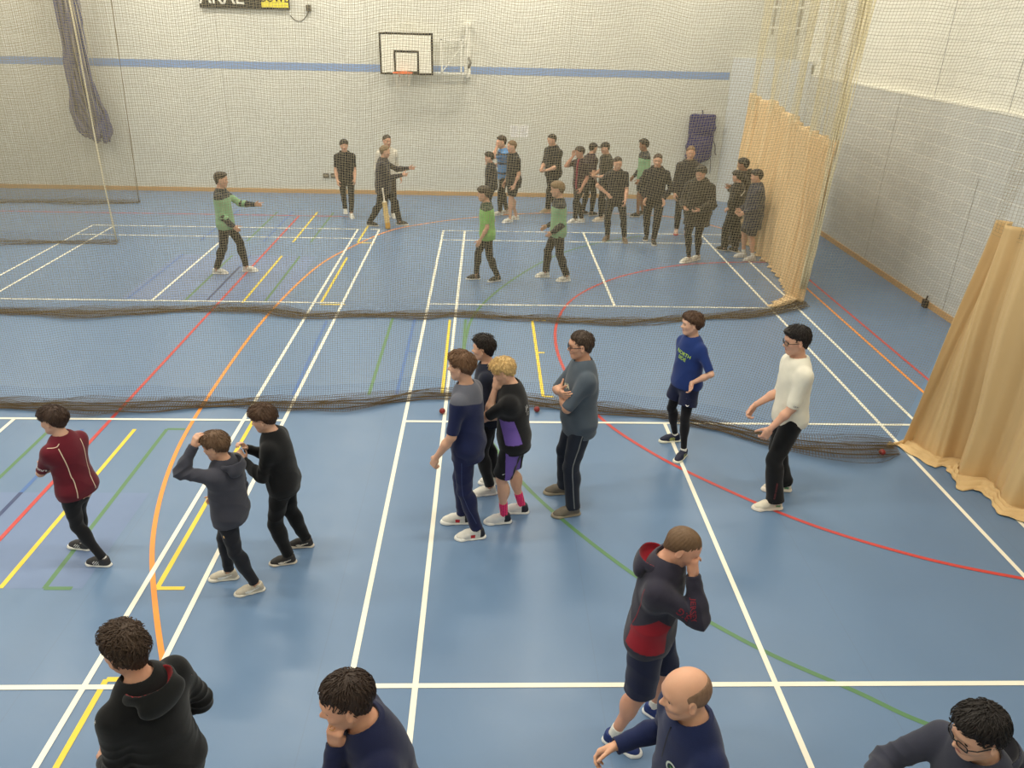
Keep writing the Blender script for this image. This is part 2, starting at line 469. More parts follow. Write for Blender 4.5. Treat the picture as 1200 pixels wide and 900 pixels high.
        # eyes, brows
        for sx in (-1, 1):
            if not eyes: break
            mb = MB(); cc = g(sx*.135, .272, -.002); r = .062*h; V = []; F = []
            nu, nv = 12, 8
            for i in range(nv+1):
                for j in range(nu):
                    th = math.pi*i/nv; ph = 2*math.pi*j/nu
                    V.append(cc+M@np.array([r*math.sin(th)*math.cos(ph), r*math.cos(th), r*math.sin(th)*math.sin(ph)]))
            for i in range(nv):
                for j in range(nu): F.append((i*nu+j, i*nu+(j+1) % nu, (i+1)*nu+(j+1) % nu, (i+1)*nu+j))
            mb.V = V; mb.F = F; mb.M = [1 if f[0] < nu*2 else 0 for f in F]
            mb.build('eye', [plain('eye_white', (225, 220, 215), .3), plain('iris', (50, 38, 30), .25)], root, True)
            if face != 'nobrow':
                pts = [g(sx*x, y, z) for x, y, z in ((.06, .362, .085), (.11, .362, .105), (.17, .335, .105), (.215, .295, .085))]
                MB().tube(spline(pts, 4), .014*h, 6).build('eyebrow', hairm(tuple(int(v*.8) for v in hc_)), root, True)
        if hair: s.hair(hair, det)
        if bottom: s.bottom(bottom, vox)
        if top: s.top(top, vox)
        if shoes:
            for n in 'LR': s.shoe(n, shoes, vox)
        if extra: extra(s)
        return root

    def hair(s, o, det=1):
        h = s.hh; M = s.HM; T = M.T; g = lambda x, y, z: s.hc+M@(np.array([x, y, z])*h)
        st = o.get('style', 'short'); col = o.get('col', (60, 45, 35)); name = 'hair'
        t = {'short': .03, 'mop': .065, 'quiff': .03, 'buzz': .012, 'bald': .006, 'curly': .07, 'long': .09}[st]; t = o.get('t', t)
        P = []
        if st == 'bald':
            P = [el(g(0, -.055, .13), np.array([.328+t, .415+t, .365+t])*h, T, .02),
                 rc(g(0, -.16, .0), g(0, -.19, -.22), .27*h, .2*h, .05)]
            P.append(el(g(0, .06, .42), np.array([.32, .47, .34])*h, T, .02, op='s'))
            P.append(pl(-M@np.array([0, -.30, 1.]), g(0, .02, -.06), .01)) ; P.append(pl(M@np.array([0, 1., .25]), g(0, .10, .1), .01))
        else:
            # under layer: cropped hair hugging the skull, down to the nape
            zf, yf = o.get('front', {'mop': (.17, .38), 'curly': (.22, .36), 'long': (.2, .36)}.get(st, (.29, .36)))
            zb, yb = o.get('back', {'mop': (-.30, -.42), 'curly': (-.28, -.42), 'long': (-.55, -.42)}.get(st, (-.34, -.40)))
            def cut(zf, yf, zb, yb, k, amp=.03, fr=55):
                nv = np.array([0, -(zf-zb), (yf-yb)]); nv = nv/np.linalg.norm(nv)
                return pl(-M@nv, g(0, yf, zf), k, amp=amp*h, fr=fr, seed=o.get('seed', 1)+4)
            ears = [el(g(sx*.40, .02, -.05), np.array([.115, .115, .17])*h, T, .02, op='s') for sx in (-1, 1)]
            u = [el(g(0, -.055, .13), np.array([.336, .425, .375])*h, T, .02), rc(g(0, -.17, .0), g(0, -.19, -.20), .30*h, .222*h, .05),
                 cut(.30, .36, -.36, -.38, .01), el(g(0, .42, -.02), np.array([.30, .24, .33])*h, T, .02, op='s')]
            P.append(grp(u, .01))
            if st != 'buzz':
                v = [el(g(0, -.055, .14), np.array([.328+t*.85, .415+t, .365+t])*h, T, .02)]
                if st in ('mop', 'curly', 'long'):
                    v.append(el(g(0, .12, .25), np.array([.32, .29, .23])*h, T, .05)); v.append(el(g(0, -.16, .04), np.array([.35, .34, .33])*h, T, .05))
                    if st == 'long': v.append(el(g(0, -.22, -.18), np.array([.32, .24, .34])*h, T, .06))
                if st == 'quiff' or o.get('topv'):
                    w = o.get('topv', .09)
                    v.append(el(g(.03, .14, .36), np.array([.25, .29, .10+w])*h, T, .05)); v.append(el(g(0, -.12, .36), np.array([.26, .28, .11+w*.7])*h, T, .05))
                if st in ('mop', 'curly', 'long'): v.append(cut(zf, yf, zb+.02, yb, .045, .055, 45))
                else: v.append(cut(zf, yf, .02, -.44, .05, .04, 45))
                v.append(el(g(0, .44, zf-.30), np.array([.30, .22, .29])*h, T, .03, op='s'))
                P.append(grp(v, .02))
            P += ears
        A = o.get('amp', {'short': .012, 'mop': .020, 'quiff': .022, 'buzz': .004, 'bald': .002, 'curly': .03, 'long': .02}[st])
        seed = o.get('seed', 1)
        def disp(V):
            q = (V-s.hc)@M/h; ph = np.arctan2(q[:, 0], q[:, 1]+.18); rad = np.hypot(q[:, 0], q[:, 1]+.18)
            w = wav(q, seed, 7.)
            if st == 'curly': return h*(A*wav(q, seed, 26)+A*.8*np.abs(wav(q, seed+3, 17)))
            rid = np.abs(np.sin(ph*11+w*2.2+rad*3))*.6+np.abs(np.sin(ph*23+w*4+2))*.4
            return h*A*((rid-.5)*1.5*np.minimum(1, rad*4)+w*.9)
        hm = [hairm(col), hairm(o['col2'])] if 'col2' in o else [hairm(col)]
        mf = None
        if 'col2' in o:
            zz = o.get('z2', .14)
            def mf(c, nn): return (((c-s.hc)@M/h)[:, 2]+.15*((c-s.hc)@M/h)[:, 1]*-1 < zz)
        ob = organic(name, P, o.get('vox', .0035 if det > 1 else (.005 if det else .008)), hm, s.root, disp, mf)
        ns = o.get('strands', 0)+o.get('tufts', 0)*3
        if ns:
            r = np.random.RandomState(seed+20); mb = MB(); R3 = np.array([.328+t*.85, .415+t, .365+t]); cen = np.array([0, -.055, .14])
            crown = np.array([.05, -.28, 1.]); lift = o.get('lift', .5)
            bvo = bvh(ob)
            for i in range(ns*3):
                d = nrm(r.normal(size=3)*np.array([1, 1, 1.])+np.array([0, 0, .5]))
                if d[2] < -.35 or (d[1] > .55 and d[2] < .45): continue
                hit = bvo.find_nearest(Vector(g(*(cen+d*R3))))
                if hit[0] is None or hit[3] > .018: continue
                p0 = np.array(hit[0]); n0 = np.array(hit[1])
                lp = M.T@(p0-s.hc)/h; tang = M@nrm(lp-np.array([.04, -.22, .50])+r.normal(size=3)*.10); tang = nrm(tang-n0*(tang@n0)+.22*r.normal(size=3)*lift)
                L_ = (.13+.16*r.rand())*h; q = [p0-n0*.006]
                up_ = (.10+.35*r.rand()*lift)
                for k in range(1, 5):
                    u = k/4; w = q[0]+tang*L_*u+n0*(.008+L_*up_*math.sin(u*2.3))
                    hh_ = bvo.find_nearest(Vector(w)); pn = np.array(hh_[0]); nn_ = np.array(hh_[1])
                    dd = (w-pn)@nn_
                    w = pn+nn_*min(max(dd, .0015), .004+.05*h*lift*u)
                    q.append(w)
                mb.tube(q, [.010*h, .012*h, .010*h, .006*h, .0012*h], 5); ns -= 1
                if ns <= 0: break
            if mb.V: mb.build('hair_strands', hairm(col), s.root, True)
        return ob

    # ---------- garments
    def top(s, o, vox):
        H = s.H; ty = o.get('type', 'tee'); e = o.get('ease', .014); col = o['col']
        hem = o.get('hem', -.055); slv = o.get('sleeve', .8 if ty in ('tee', 'polo') else 2.0); se = o.get('sease', .012 if ty in ('tee', 'polo') else .013)
        loose = o.get('loose', .012)
        P = []
        pr = s.prof
        # body tube: never narrower than chest minus a little -> cloth hangs
        pts = []
        for t, p, w, d, F in pr:
            if t < hem: continue
            k_ = 1-max(0, min(1, (t-.16)/.06))
            ww = max(w, .080*H*s.bw)+e+loose*k_; dd = max(d, .058*H*s.bd)+e+loose*k_
            pts.append((p, ww, dd, F))
        F0 = s.fr(0)
        hp = s.at(hem) if hem >= 0 else s.P+F0@np.array([0, 0, hem*H])
        hw = (.092*H*s.bw+e+loose+o.get('flare', .0)); hd_ = (.067*H*s.bd+e+loose+o.get('flare', .0))
        if o.get('rib'): hw -= .010; hd_ -= .008
        pts.insert(0, (hp, hw, hd_, F0))
        for a, b in zip(pts[:-1], pts[1:]):
            P.append(rc(a[0], b[0], a[1], b[1], .04, sq=a[3][:, 1]+b[3][:, 1], s=(a[2]/a[1]+b[2]/b[1])/2))
        if hem < .0:
            for n in 'LR': P.append(el(s.legs[n][0]+F0@np.array([0, -.018*H, .0]), (.048*H*s.bw+e+.004, .042*H+e+.006, .055*H), k=.05))
        P.append(pl(-(F0@np.array([o.get('htx', 0), o.get('hty', 0.), 1.])), hp, .006))
        P += s.yoke(e=e*.75, k=.04)
        if ty in ('hoodie', 'jacket') and o.get('hood', ty == 'hoodie'):
            ax = s.Q@np.array([0, .55, .85]); c = s.nb+s.Q@np.array([0, -.016*H, .030*H])
            if not o.get('hoodsep'):
                P.append(to(c, ax, .050*H, .017*H, .02)); P.append(el(s.nb+s.Q@np.array([0, -.062*H, -.002*H]), (.058*H, .030*H, .048*H), s.Q.T, .03))
        if ty == 'jacket' and not o.get('hood') and not o.get('hoodsep'):
            P.append(rc(s.nb+s.Q@np.array([0, .0, -.01*H]), s.nb+s.Q@np.array([0, .004*H, .034*H]), .047*H*s.bw, .043*H*s.bw, .015, capb=True))
        if ty == 'polo':
            P.append(to(s.nb+s.Q@np.array([0, .006*H, .012*H]), s.Q@np.array([0, .35, .95]), .040*H, .010*H, .008))
        sl = []
        for n in 'LR':
            a = s.arm(n, e0=se, e1=se*o.get('cuffk', .9), k=.03, upto=slv); P += a
            S, E_, W, d, t, A = s.arms[n]
            if slv > 1.6 and o.get('cuff', True):
                ca = E_+(W-E_)*(slv-1-.10); cb = E_+(W-E_)*(min(slv, 2.0)-1+.03)
                P.append(rc(ca, cb, .0175*H+se*.8, .0170*H+se*.6, .01, capb=True))
        # openings
        P.append(rc(s.nb-s.Q@np.array([0, -.01*H, .012*H]), s.hj+s.Q@np.array([0, .005*H, .08*H]), .0385*H*s.bw+o.get('neck', 0), .05*H, .006, op='s'))
        if o.get('vneck'):
            P.append(el(s.nb+s.Q@np.array([0, .045*H, -.005*H]), (.020*H, .05*H, .032*H), s.Q.T, .01, op='s'))
        for n in 'LR':
            S, E_, W, d, t, A = s.arms[n]
            if slv <= 1: x = S+(E_-S)*slv; dr = nrm(E_-S); r = (.0300-.0075*slv)*H*s.bw**.5*(1 if not s.kid else .9)+se-.008
            else: x = E_+(W-E_)*min(slv-1, 1.03); dr = nrm(W-E_); r = (.0165 if slv > 1.8 else .021)*H+se*.2
            P.append(rc(x-dr*.03*H, x+dr*.05*H, r, r, .003, op='s'))
        # hollow hem
        P.append(rc(hp-F0@np.array([0, 0, .06*H]), hp+F0@np.array([0, 0, .012*H]), hw-.012, hw-.012, .004, sq=F0[:, 1], s=(hd_-.012)/(hw-.012), op='s'))
        am = o.get('fold', .0055); seed = o.get('seed', 3)
        def disp(V):
            z = (V-s.P)@s.Q; q = z/H
            up = np.clip((.24-q[:, 2])/.12, .15, 1)
            r1 = 1-np.abs(np.sin(q[:, 2]*22+4.0*wav(q*np.array([1, 1, .7]), seed, 12)+2*q[:, 0]*8))*1.5
            f = am*(r1*.55+wav(q, seed+1, 24)*.6)*up
            for n in 'LR':
                S, E_, W, d, t, A = s.arms[n]
                if slv > 1:
                    de = np.linalg.norm(V-E_, axis=1)/H; L_ = (V-E_)@nrm(W-S)/H
                    f = f+am*.75*np.exp(-(de/.075)**2)*(1-2*np.abs(np.sin(L_*85+2*wav(q, seed+5, 14))))
                    dw = (V-W)@nrm(W-E_)/H; dn = np.linalg.norm(V-W, axis=1)/H
                    f = f+am*.35*np.exp(-(dn/.06)**2)*np.sin(dw*150+2*wav(q, seed+6, 14))
            return f
        m = [cloth(col)]+[cloth(c) for c in o.get('cols', [])]
        nm = {'tee': 't_shirt', 'long': 'sweatshirt', 'hoodie': 'hooded_sweatshirt', 'polo': 'polo_shirt', 'jacket': 'jacket', 'coat': 'coat'}[ty]
        mf = o.get('mfun')
        s.topo = organic(o.get('name', nm), P, o.get('vox', vox), m, s.root, disp, (lambda c, nn: mf(s, c, nn)) if mf else None)
        if o.get('hoodsep'):
            ax = s.Q@np.array([0, .50, .87]); c = s.nb+s.Q@np.array([0, -.016*H, .014*H])
            hp_ = [to(c, ax, .054*H, .019*H, .03), el(s.nb+s.Q@np.array([0, -.068*H, -.008*H]), (.070*H, .030*H, .046*H), s.Q.T, .045)]
            hp_.append(el(s.nb+s.Q@np.array([0, -.032*H, .036*H]), (.060*H, .052*H, .040*H), s.Q.T, .010, op='s'))
            hp_.append(rc(s.nb-s.Q@np.array([0, 0, .02*H]), s.hj+s.Q@np.array([0, 0, .1*H]), .038*H, .05*H, .006, op='s'))
            hm = o['hoodsep']; cc0 = s.nb+s.Q@np.array([0, -.026*H, .040*H])
            def hf(cc, nn):
                w = cc0-cc; return (((w*nn).sum(1) > .10*np.linalg.norm(w, axis=1)) & (np.linalg.norm(w, axis=1) < .085*H)).astype(int)
            organic('hood', hp_, o.get('vox', vox), [cloth(hm[0]), cloth(hm[1])], s.topo, lambda V: .004*wav(V/H, 9, 30), hf)
        return s.topo

    def bottom(s, o, vox):
        H = s.H; e = o.get('ease', .012); ty = o.get('type', 'trousers'); P = []
        P += [rc(a[1], b[1], a[2]+e*.3, b[2]+e*.3, .04, sq=a[4][:, 1], s=((a[3]+e*.3)/(a[2]+e*.3)+(b[3]+e*.3)/(b[2]+e*.3))/2) for a, b in zip(s.prof[:3], s.prof[1:4])]
        wl = s.at(.075); P.append(pl(s.fr(.07)[:, 2], wl, .004))
        q = s.bw**.5*(1 if not s.kid else .92)
        for n in 'LR':
            hip, K, A_ = s.legs[n]; back = -nrm(s.toe[n])
            P.append(el(hip+s.fr(0)@np.array([0, -.016*H, 0]), (.047*H*s.bw+e*.4, .042*H+e*.4, .056*H), k=.04))
            if ty == 'shorts':
                L_ = o.get('len', .8); b = hip+(K-hip)*L_
                P.append(rc(hip-np.array([0, 0, .005*H]), b, .052*H*q+e, (.0325+(1-L_)*.018)*H*q+e+.012+o.get('flare', .006), .03, capb=True))
            else:
                te = o.get('tight', 1.); kn = e*te
                P.append(rc(hip-np.array([0, 0, .01*H]), K, .052*H*q+e, .0310*H*q+kn, .03))
                hem = o.get('len', 1.0); b = K+(A_-K)*hem
                ar = o.get('ankle', .026)*H; m = K+(A_-K)*.30
                P.append(rc(K, b, .0300*H*q+kn, ar, .02, capb=True))
                P.append(el(m+back*.008*H, (.0300*H*q+kn*.8, .0325*H*q+kn*.8, .064*H), k=.03))
        for n in 'LR':
            hip, K, A_ = s.legs[n]
            if ty == 'shorts':
                L_ = o.get('len', .8); b = hip+(K-hip)*L_; dr = nrm(K-hip); r = (.0325+(1-L_)*.018)*H*q+e+.012+o.get('flare', .006)-.008
                P.append(rc(b-dr*.05*H, b+dr*.03*H, r, r, .003, op='s'))
            else:
                b = K+(A_-K)*o.get('len', 1.0); dr = nrm(A_-K); r = o.get('ankle', .026)*H-.006
                P.append(rc(b-dr*.01*H, b+dr*.03*H, r, r, .003, op='s'))
        am = o.get('fold', .006); seed = o.get('seed', 5)
        def disp(V):
            z = V/H; f = 0
            zz = z[:, 2]; bnd = .25+1.0*np.exp(-((zz-.07)/.06)**2)+.7*np.exp(-((zz-.29)/.07)**2)+.5*np.exp(-((zz-.47)/.05)**2)
            if ty == 'shorts': bnd = .6
            r1 = 1-2*np.abs(np.sin(zz*30+4.5*wav(z*np.array([1, 1, .6]), seed, 14)+14*z[:, 1]+9*z[:, 0]))
            return am*(.45*r1*bnd+.65*wav(z*np.array([1, 1, .7]), seed+2, 26))
        m = [cloth(o['col'])]+[cloth(c) for c in o.get('cols', [])]
        mf = o.get('mfun')
        s.boto = organic({'trousers': 'trousers', 'shorts': 'shorts', 'leggings': 'leggings'}[ty], P, o.get('vox', vox), m, s.root, disp, (lambda c, nn: mf(s, c, nn)) if mf else None)

    def shoe(s, n, o, vox):
        H = s.H; f = s.foot[n].copy(); toe = s.toe[n]; sd = nrm(np.cross(toe, [0, 0, 1])); L = .165*H*o.get('size', 1)
        A_ = s.legs[n][2]; M = np.stack([sd, toe, [0, 0, 1]])
        g = lambda x, y, z: f+sd*x*H+toe*y*L+np.array([0, 0, z*H])
        sh = []; w = .0265*H; sole_h = o.get('soleh', .017)*H
        base = lambda e: [rc(g(0, -.36, 0), g(0, -.05, 0), .020*H+e, .0205*H+e, .02), rc(g(0, -.05, 0), g((.003 if n == 'L' else -.003), .27, 0), .0205*H+e, .0270*H+e, .02), rc(g(0, .27, 0), g((.004 if n == 'L' else -.004), .36, 0), .0265*H+e, .0195*H+e, .02)]
        up = [dict(q) for q in base(-.002)]
        U = [rc(g(0, -.33, .022), g(0, -.27, .050), .0210*H, .0225*H, .015), rc(g(0, -.26, .045), g(0, .12, .030), .0225*H, .0215*H, .02),
             rc(g(0, .10, .026), g(0, .33, .016), .0245*H, .0175*H, .02, sq=(0, 0, 1), s=.9), rc(g(0, -.2, .014), g(0, .25, .014), .0215*H, .0245*H, .015)]
        U.append(pl((0, 0, -1), (0, 0, sole_h*.7), .002)); 
        U.append(pl(nrm(np.array([0, 0, 1])-.15*toe), g(0, -.2, .062), .004))
        U.append(rc(A_-np.array([0, 0, .010*H]), A_+np.array([0, 0, .05*H])+toe*.006*H, .0205*H, .0225*H, .004, op='s'))
        root = organic('shoe', U, o.get('vox', max(vox, .0045)), [plain('shoe_%d_%d_%d' % tuple(o['col']), o['col'], .6, bump=.2, bscale=150)]+[plain('shoe_%d_%d_%d' % tuple(c), c, .6) for c in o.get('cols', [])], s.root,
                       mfun=(lambda c, nn: (o.get('mfun') or side_flash)(s, (c-f)@M.T/L, nn@M.T)) if o.get('cols') else None)
        S_ = base(.0028*H)
        S_ += [pl((0, 0, -1), (0, 0, .0015), .001), pl((0, 0, 1), (0, 0, sole_h), .004)]
        organic('sole', S_, max(vox, .0045), plain('sole_%d_%d_%d' % tuple(o['sole']), o['sole'], .55), root)
        if o.get('lace', True) and vox < .0075:
            mb = MB()
            for i in range(4):
                y = -.02+i*.07; z = .0545-.0055*i*1.15
                mb.tube(spline([g(-.013, y, z-.004), g(-.006, y+.02, z+.0008), (g(.006, y+.03, z+.0008)), g(.013, y+.04, z-.005)], 3), .0022*H, 5)
            mb.build('laces', plain('lace_%d_%d_%d' % tuple(o.get('lacec', o['sole'])), o.get('lacec', o['sole']), .8), root, True)
        if o.get('sock'):
            sc = o['sock']; K = s.legs[n][1]; d = nrm(K-A_); sl = o.get('sockh', .05)
            organic('sock', [rc(A_-d*.02*H, A_+d*sl*H, .0205*H, .0205*H+.05*sl*H, .01, capb=True)], max(vox, .005), cloth(sc), s.root,
                    mfun=(lambda c, nn: o['sockf']((c-A_), nn)) if o.get('sockf') else None).data.materials.append(cloth(o.get('sock2', sc)))

    # ---------- lettering and emblems lying on the cloth
    def decal(s, tgt, pos, nor, up, text=None, size=.03, col=(230, 230, 230), polys=None, name='lettering', off=.0015, bend=0):
        """project flat 2D shapes (metres) onto target mesh. pos/nor/up local to the figure"""
        bv = bvh(tgt)
        nor = nrm(nor); up = nrm(np.asarray(up)-nor*(np.asarray(up)@nor)); ri = np.cross(up, nor)
        V2, F = text_mesh(text, size) if text else polys
        V = []
        for x, y in V2:
            o = np.asarray(pos)+ri*x+up*y+nor*.25
            hit = bv.ray_cast(Vector(o), Vector(-nor), .6)
            V.append(np.array(hit[0])+np.array(hit[1])*off if hit[0] is not None else np.asarray(pos)+ri*x+up*y)
        me = mesh_np(name, V, F)
        return link_mesh(name, me, [plain('ink_%d_%d_%d' % tuple(col), col, .7)], tgt, False)
    def line(s, tgt, pts, w, col, nor=None, name='piping'):
        """thin cloth strip snapped onto the surface of tgt through 3D points"""
        bv = bvh(tgt); P = spline(pts, 10); mb = []
        Q = []
        for p in P:
            r = bv.find_nearest(Vector(p)); Q.append((np.array(r[0]), np.array(r[1])))
        V = []; F = []
        for i in range(len(Q)):
            a = Q[max(0, i-1)][0]; b = Q[min(len(Q)-1, i+1)][0]; t = nrm(b-a); n_ = Q[i][1]; sd = nrm(np.cross(t, n_))
            V += [Q[i][0]+sd*w/2+n_*.0012, Q[i][0]-sd*w/2+n_*.0012]
            if i: F.append((2*i-2, 2*i-1, 2*i+1, 2*i))
        return link_mesh(name, mesh_np(name, V, F), [cloth(col)], tgt, True)

def side_flash(s, c, n):
    y = c[:, 1]; z = c[:, 2]; w = .018+.05*np.clip((y+.16)/.3, 0, 1)*np.clip((.14-y)/.1, 0, 1)
    return ((np.abs(z-.125-.9*(y-.0)**2-.12*np.clip(-y, 0, 1)) < w) & (y > -.30) & (y < .14) & (np.abs(c[:, 0]) > .05)).astype(int)
_bv = {}
def bvh(o):
    if o.name not in _bv:
        me = o.data; n = len(me.vertices); co = np.empty(n*3, F32); me.vertices.foreach_get('co', co)
        _bv[o.name] = BVHTree.FromPolygons([tuple(v) for v in co.reshape(-1, 3).tolist()], [tuple(p.vertices) for p in me.polygons])
    return _bv[o.name]

def text_mesh(t, size, sub=True):
    cu = bpy.data.curves.new('lettering_outline', 'FONT'); cu.body = t; cu.size = size; cu.align_x = 'CENTER'; cu.align_y = 'CENTER'; cu.resolution_u = 2
    cu.offset = size*.012
    o = bpy.data.objects.new('lettering_outline', cu); C.objects.link(o)
    dg = bpy.context.evaluated_depsgraph_get(); me = bpy.data.meshes.new_from_object(o.evaluated_get(dg))
    V = [(v.co.x, v.co.y) for v in me.vertices]; F = [tuple(p.vertices) for p in me.polygons]
    bpy.data.objects.remove(o); bpy.data.curves.remove(cu); bpy.data.meshes.remove(me)
    return V, F
LP = (130, 134, 134, 138, .72); EXPO = 0
# ------------------------------------------------------------------ the sports hall
XR, YB, YF, XL, ZC = 8.33, 10.24, -12.2, -14.5, 7.6
LEDGE = 3.15

def brick_mat(name, c1, c2, mort, axes, scale, rough=.75):
    """painted blockwork: world coordinates mapped to (along, up)"""
    m = bpy.data.materials.new(name); m.use_nodes = True; nt = m.node_tree; b = nt.nodes['Principled BSDF']
    tc = nt.nodes.new('ShaderNodeTexCoord'); sp = nt.nodes.new('ShaderNodeSeparateXYZ'); cb = nt.nodes.new('ShaderNodeCombineXYZ')
    nt.links.new(tc.outputs['Object'], sp.inputs[0]); nt.links.new(sp.outputs[axes], cb.inputs[0]); nt.links.new(sp.outputs['Z'], cb.inputs[1])
    br = nt.nodes.new('ShaderNodeTexBrick'); nt.links.new(cb.outputs[0], br.inputs['Vector'])
    br.inputs['Scale'].default_value = 1; br.inputs['Brick Width'].default_value = scale[0]; br.inputs['Row Height'].default_value = scale[1]
    br.inputs['Mortar Size'].default_value = .006; br.inputs['Mortar Smooth'].default_value = .3
    br.inputs['Color1'].default_value = srgb(*c1); br.inputs['Color2'].default_value = srgb(*c2); br.inputs['Mortar'].default_value = srgb(*mort)
    n = nt.nodes.new('ShaderNodeTexNoise'); n.inputs['Scale'].default_value = 1.3; n.inputs['Detail'].default_value = 6; nt.links.new(tc.outputs['Object'], n.inputs['Vector'])
    rp = nt.nodes.new('ShaderNodeMapRange'); rp.inputs['To Min'].default_value = .93; rp.inputs['To Max'].default_value = 1.05; nt.links.new(n.outputs[0], rp.inputs[0])
    mx = nt.nodes.new('ShaderNodeMix'); mx.data_type = 'RGBA'; mx.blend_type = 'MULTIPLY'; mx.inputs['Factor'].default_value = 1
    nt.links.new(br.outputs['Color'], mx.inputs['A']); nt.links.new(rp.outputs[0], mx.inputs['B']); nt.links.new(mx.outputs['Result'], b.inputs['Base Color'])
    bp = nt.nodes.new('ShaderNodeBump'); bp.inputs['Strength'].default_value = .55; bp.inputs['Distance'].default_value = .006; bp.invert = True
    nt.links.new(br.outputs['Fac'], bp.inputs['Height'])
    n2 = nt.nodes.new('ShaderNodeTexNoise'); n2.inputs['Scale'].default_value = 90; nt.links.new(tc.outputs['Object'], n2.inputs['Vector'])
    b2 = nt.nodes.new('ShaderNodeBump'); b2.inputs['Strength'].default_value = .12; b2.inputs['Distance'].default_value = .003
    nt.links.new(n2.outputs[0], b2.inputs['Height']); nt.links.new(bp.outputs[0], b2.inputs['Normal']); nt.links.new(b2.outputs[0], b.inputs['Normal'])
    b.inputs['Roughness'].default_value = rough; b.inputs['Specular IOR Level'].default_value = .3
    return m

def floor_mat():
    m = bpy.data.materials.new('sports_floor_vinyl'); m.use_nodes = True; nt = m.node_tree; b = nt.nodes['Principled BSDF']
    tc = nt.nodes.new('ShaderNodeTexCoord')
    n = nt.nodes.new('ShaderNodeTexNoise'); n.inputs['Scale'].default_value = .9; n.inputs['Detail'].default_value = 5; nt.links.new(tc.outputs['Object'], n.inputs['Vector'])
    mx = nt.nodes.new('ShaderNodeMix'); mx.data_type = 'RGBA'
    mx.inputs['A'].default_value = srgb(*FLOORC[0]); mx.inputs['B'].default_value = srgb(*FLOORC[1])
    nt.links.new(n.outputs[0], mx.inputs['Factor'])
    # welded sheet seams every 2 m and small scuffs
    sp = nt.nodes.new('ShaderNodeSeparateXYZ'); nt.links.new(tc.outputs['Object'], sp.inputs[0])
    md = nt.nodes.new('ShaderNodeMath'); md.operation = 'PINGPONG'; md.inputs[1].default_value = 1.0
    ad = nt.nodes.new('ShaderNodeMath'); ad.inputs[1].default_value = .22; nt.links.new(sp.outputs['X'], ad.inputs[0]); nt.links.new(ad.outputs[0], md.inputs[0])
    lt = nt.nodes.new('ShaderNodeMath'); lt.operation = 'LESS_THAN'; lt.inputs[1].default_value = .004; nt.links.new(md.outputs[0], lt.inputs[0])
    v = nt.nodes.new('ShaderNodeTexNoise'); v.inputs['Scale'].default_value = 7; v.inputs['Detail'].default_value = 8; v.inputs['Roughness'].default_value = .7; nt.links.new(tc.outputs['Object'], v.inputs['Vector'])
    cr = nt.nodes.new('ShaderNodeMapRange'); cr.inputs['From Min'].default_value = .66; cr.inputs['From Max'].default_value = .78; cr.inputs['To Max'].default_value = .35; nt.links.new(v.outputs[0], cr.inputs[0])
    a2 = nt.nodes.new('ShaderNodeMath'); a2.operation = 'MULTIPLY_ADD'; a2.inputs[1].default_value = .22; nt.links.new(lt.outputs[0], a2.inputs[0]); nt.links.new(cr.outputs[0], a2.inputs[2])
    m2 = nt.nodes.new('ShaderNodeMix'); m2.data_type = 'RGBA'; m2.inputs['B'].default_value = srgb(96, 108, 126)
    nt.links.new(mx.outputs['Result'], m2.inputs['A']); nt.links.new(a2.outputs[0], m2.inputs['Factor']); nt.links.new(m2.outputs['Result'], b.inputs['Base Color'])
    b.inputs['Roughness'].default_value = .42; b.inputs['Specular IOR Level'].default_value = .45
    n3 = nt.nodes.new('ShaderNodeTexNoise'); n3.inputs['Scale'].default_value = 3; nt.links.new(tc.outputs['Object'], n3.inputs['Vector'])
    r3 = nt.nodes.new('ShaderNodeMapRange'); r3.inputs['To Min'].default_value = .27; r3.inputs['To Max'].default_value = .40; nt.links.new(n3.outputs[0], r3.inputs[0]); nt.links.new(r3.outputs[0], b.inputs['Roughness'])
    return m

FLOORC = ((96, 122, 155), (105, 131, 163))
WALLC = (214, 212, 204)
def struct(o): o['kind'] = 'structure'; return o
MW = mat
m_wall_b = brick_mat('painted_blockwork_end', (213, 212, 202), (210, 209, 200), (204, 203, 193), 'X', (.45, .225))
m_wall_s = brick_mat('painted_blockwork_side', (200, 201, 198), (193, 194, 191), (222, 221, 214), 'Y', (.45, .225))
m_wall_u = brick_mat('painted_blockwork_upper', (234, 232, 222), (229, 227, 217), (206, 203, 192), 'Y', (.45, .225))
m_panel = mat('smooth_panel_paint', (203, 206, 206), .6, bump=.05, bscale=40, var=.02)
m_dark = mat('dark_steel', (70, 68, 64), .6)
m_wood = mat('oak_skirting', (196, 158, 112), .5, bump=.1, bscale=60, var=.12, vscale=6, stretch=(1, 1, 6))

struct(MB().box(XL, XR+.6, YF, YB+.6, -.12, 0).build('floor', floor_mat()))
struct(MB().box(XL, XR+.4, YB, YB+.25, 0, ZC).build('wall_back', m_wall_b))
struct(MB().box(XR, XR+.45, YF, YB, 0, LEDGE).build('wall_right', m_wall_s))
struct(MB().box(XR+.06, XR+.45, YF, YB, LEDGE, ZC).build('wall_right_upper', m_wall_u))
struct(MB().box(XL-.2, XL, YF, YB, 0, ZC).build('wall_left', m_wall_s))
struct(MB().box(XL, XR+.4, YF-.2, YF, 0, ZC).build('wall_front', m_wall_b))
m_ceil = mat('white_roof_deck', (205, 205, 200), .8, bump=.1, bscale=5)
struct(MB().box(XL, XR+.4, YF, YB, ZC, ZC+.15).build('ceiling', m_ceil))
# splayed corner panel and its capping
cp = [(6.80, YB), (6.86, YB-.03), (XR, 8.98), (XR, YB)]
struct(MB().prism([(6.86, YB-.002), (6.86, YB-.06), (XR-.002, 8.98), (XR-.002, YB-.002)], 0.001, 3.42).build('wall_corner', m_panel))
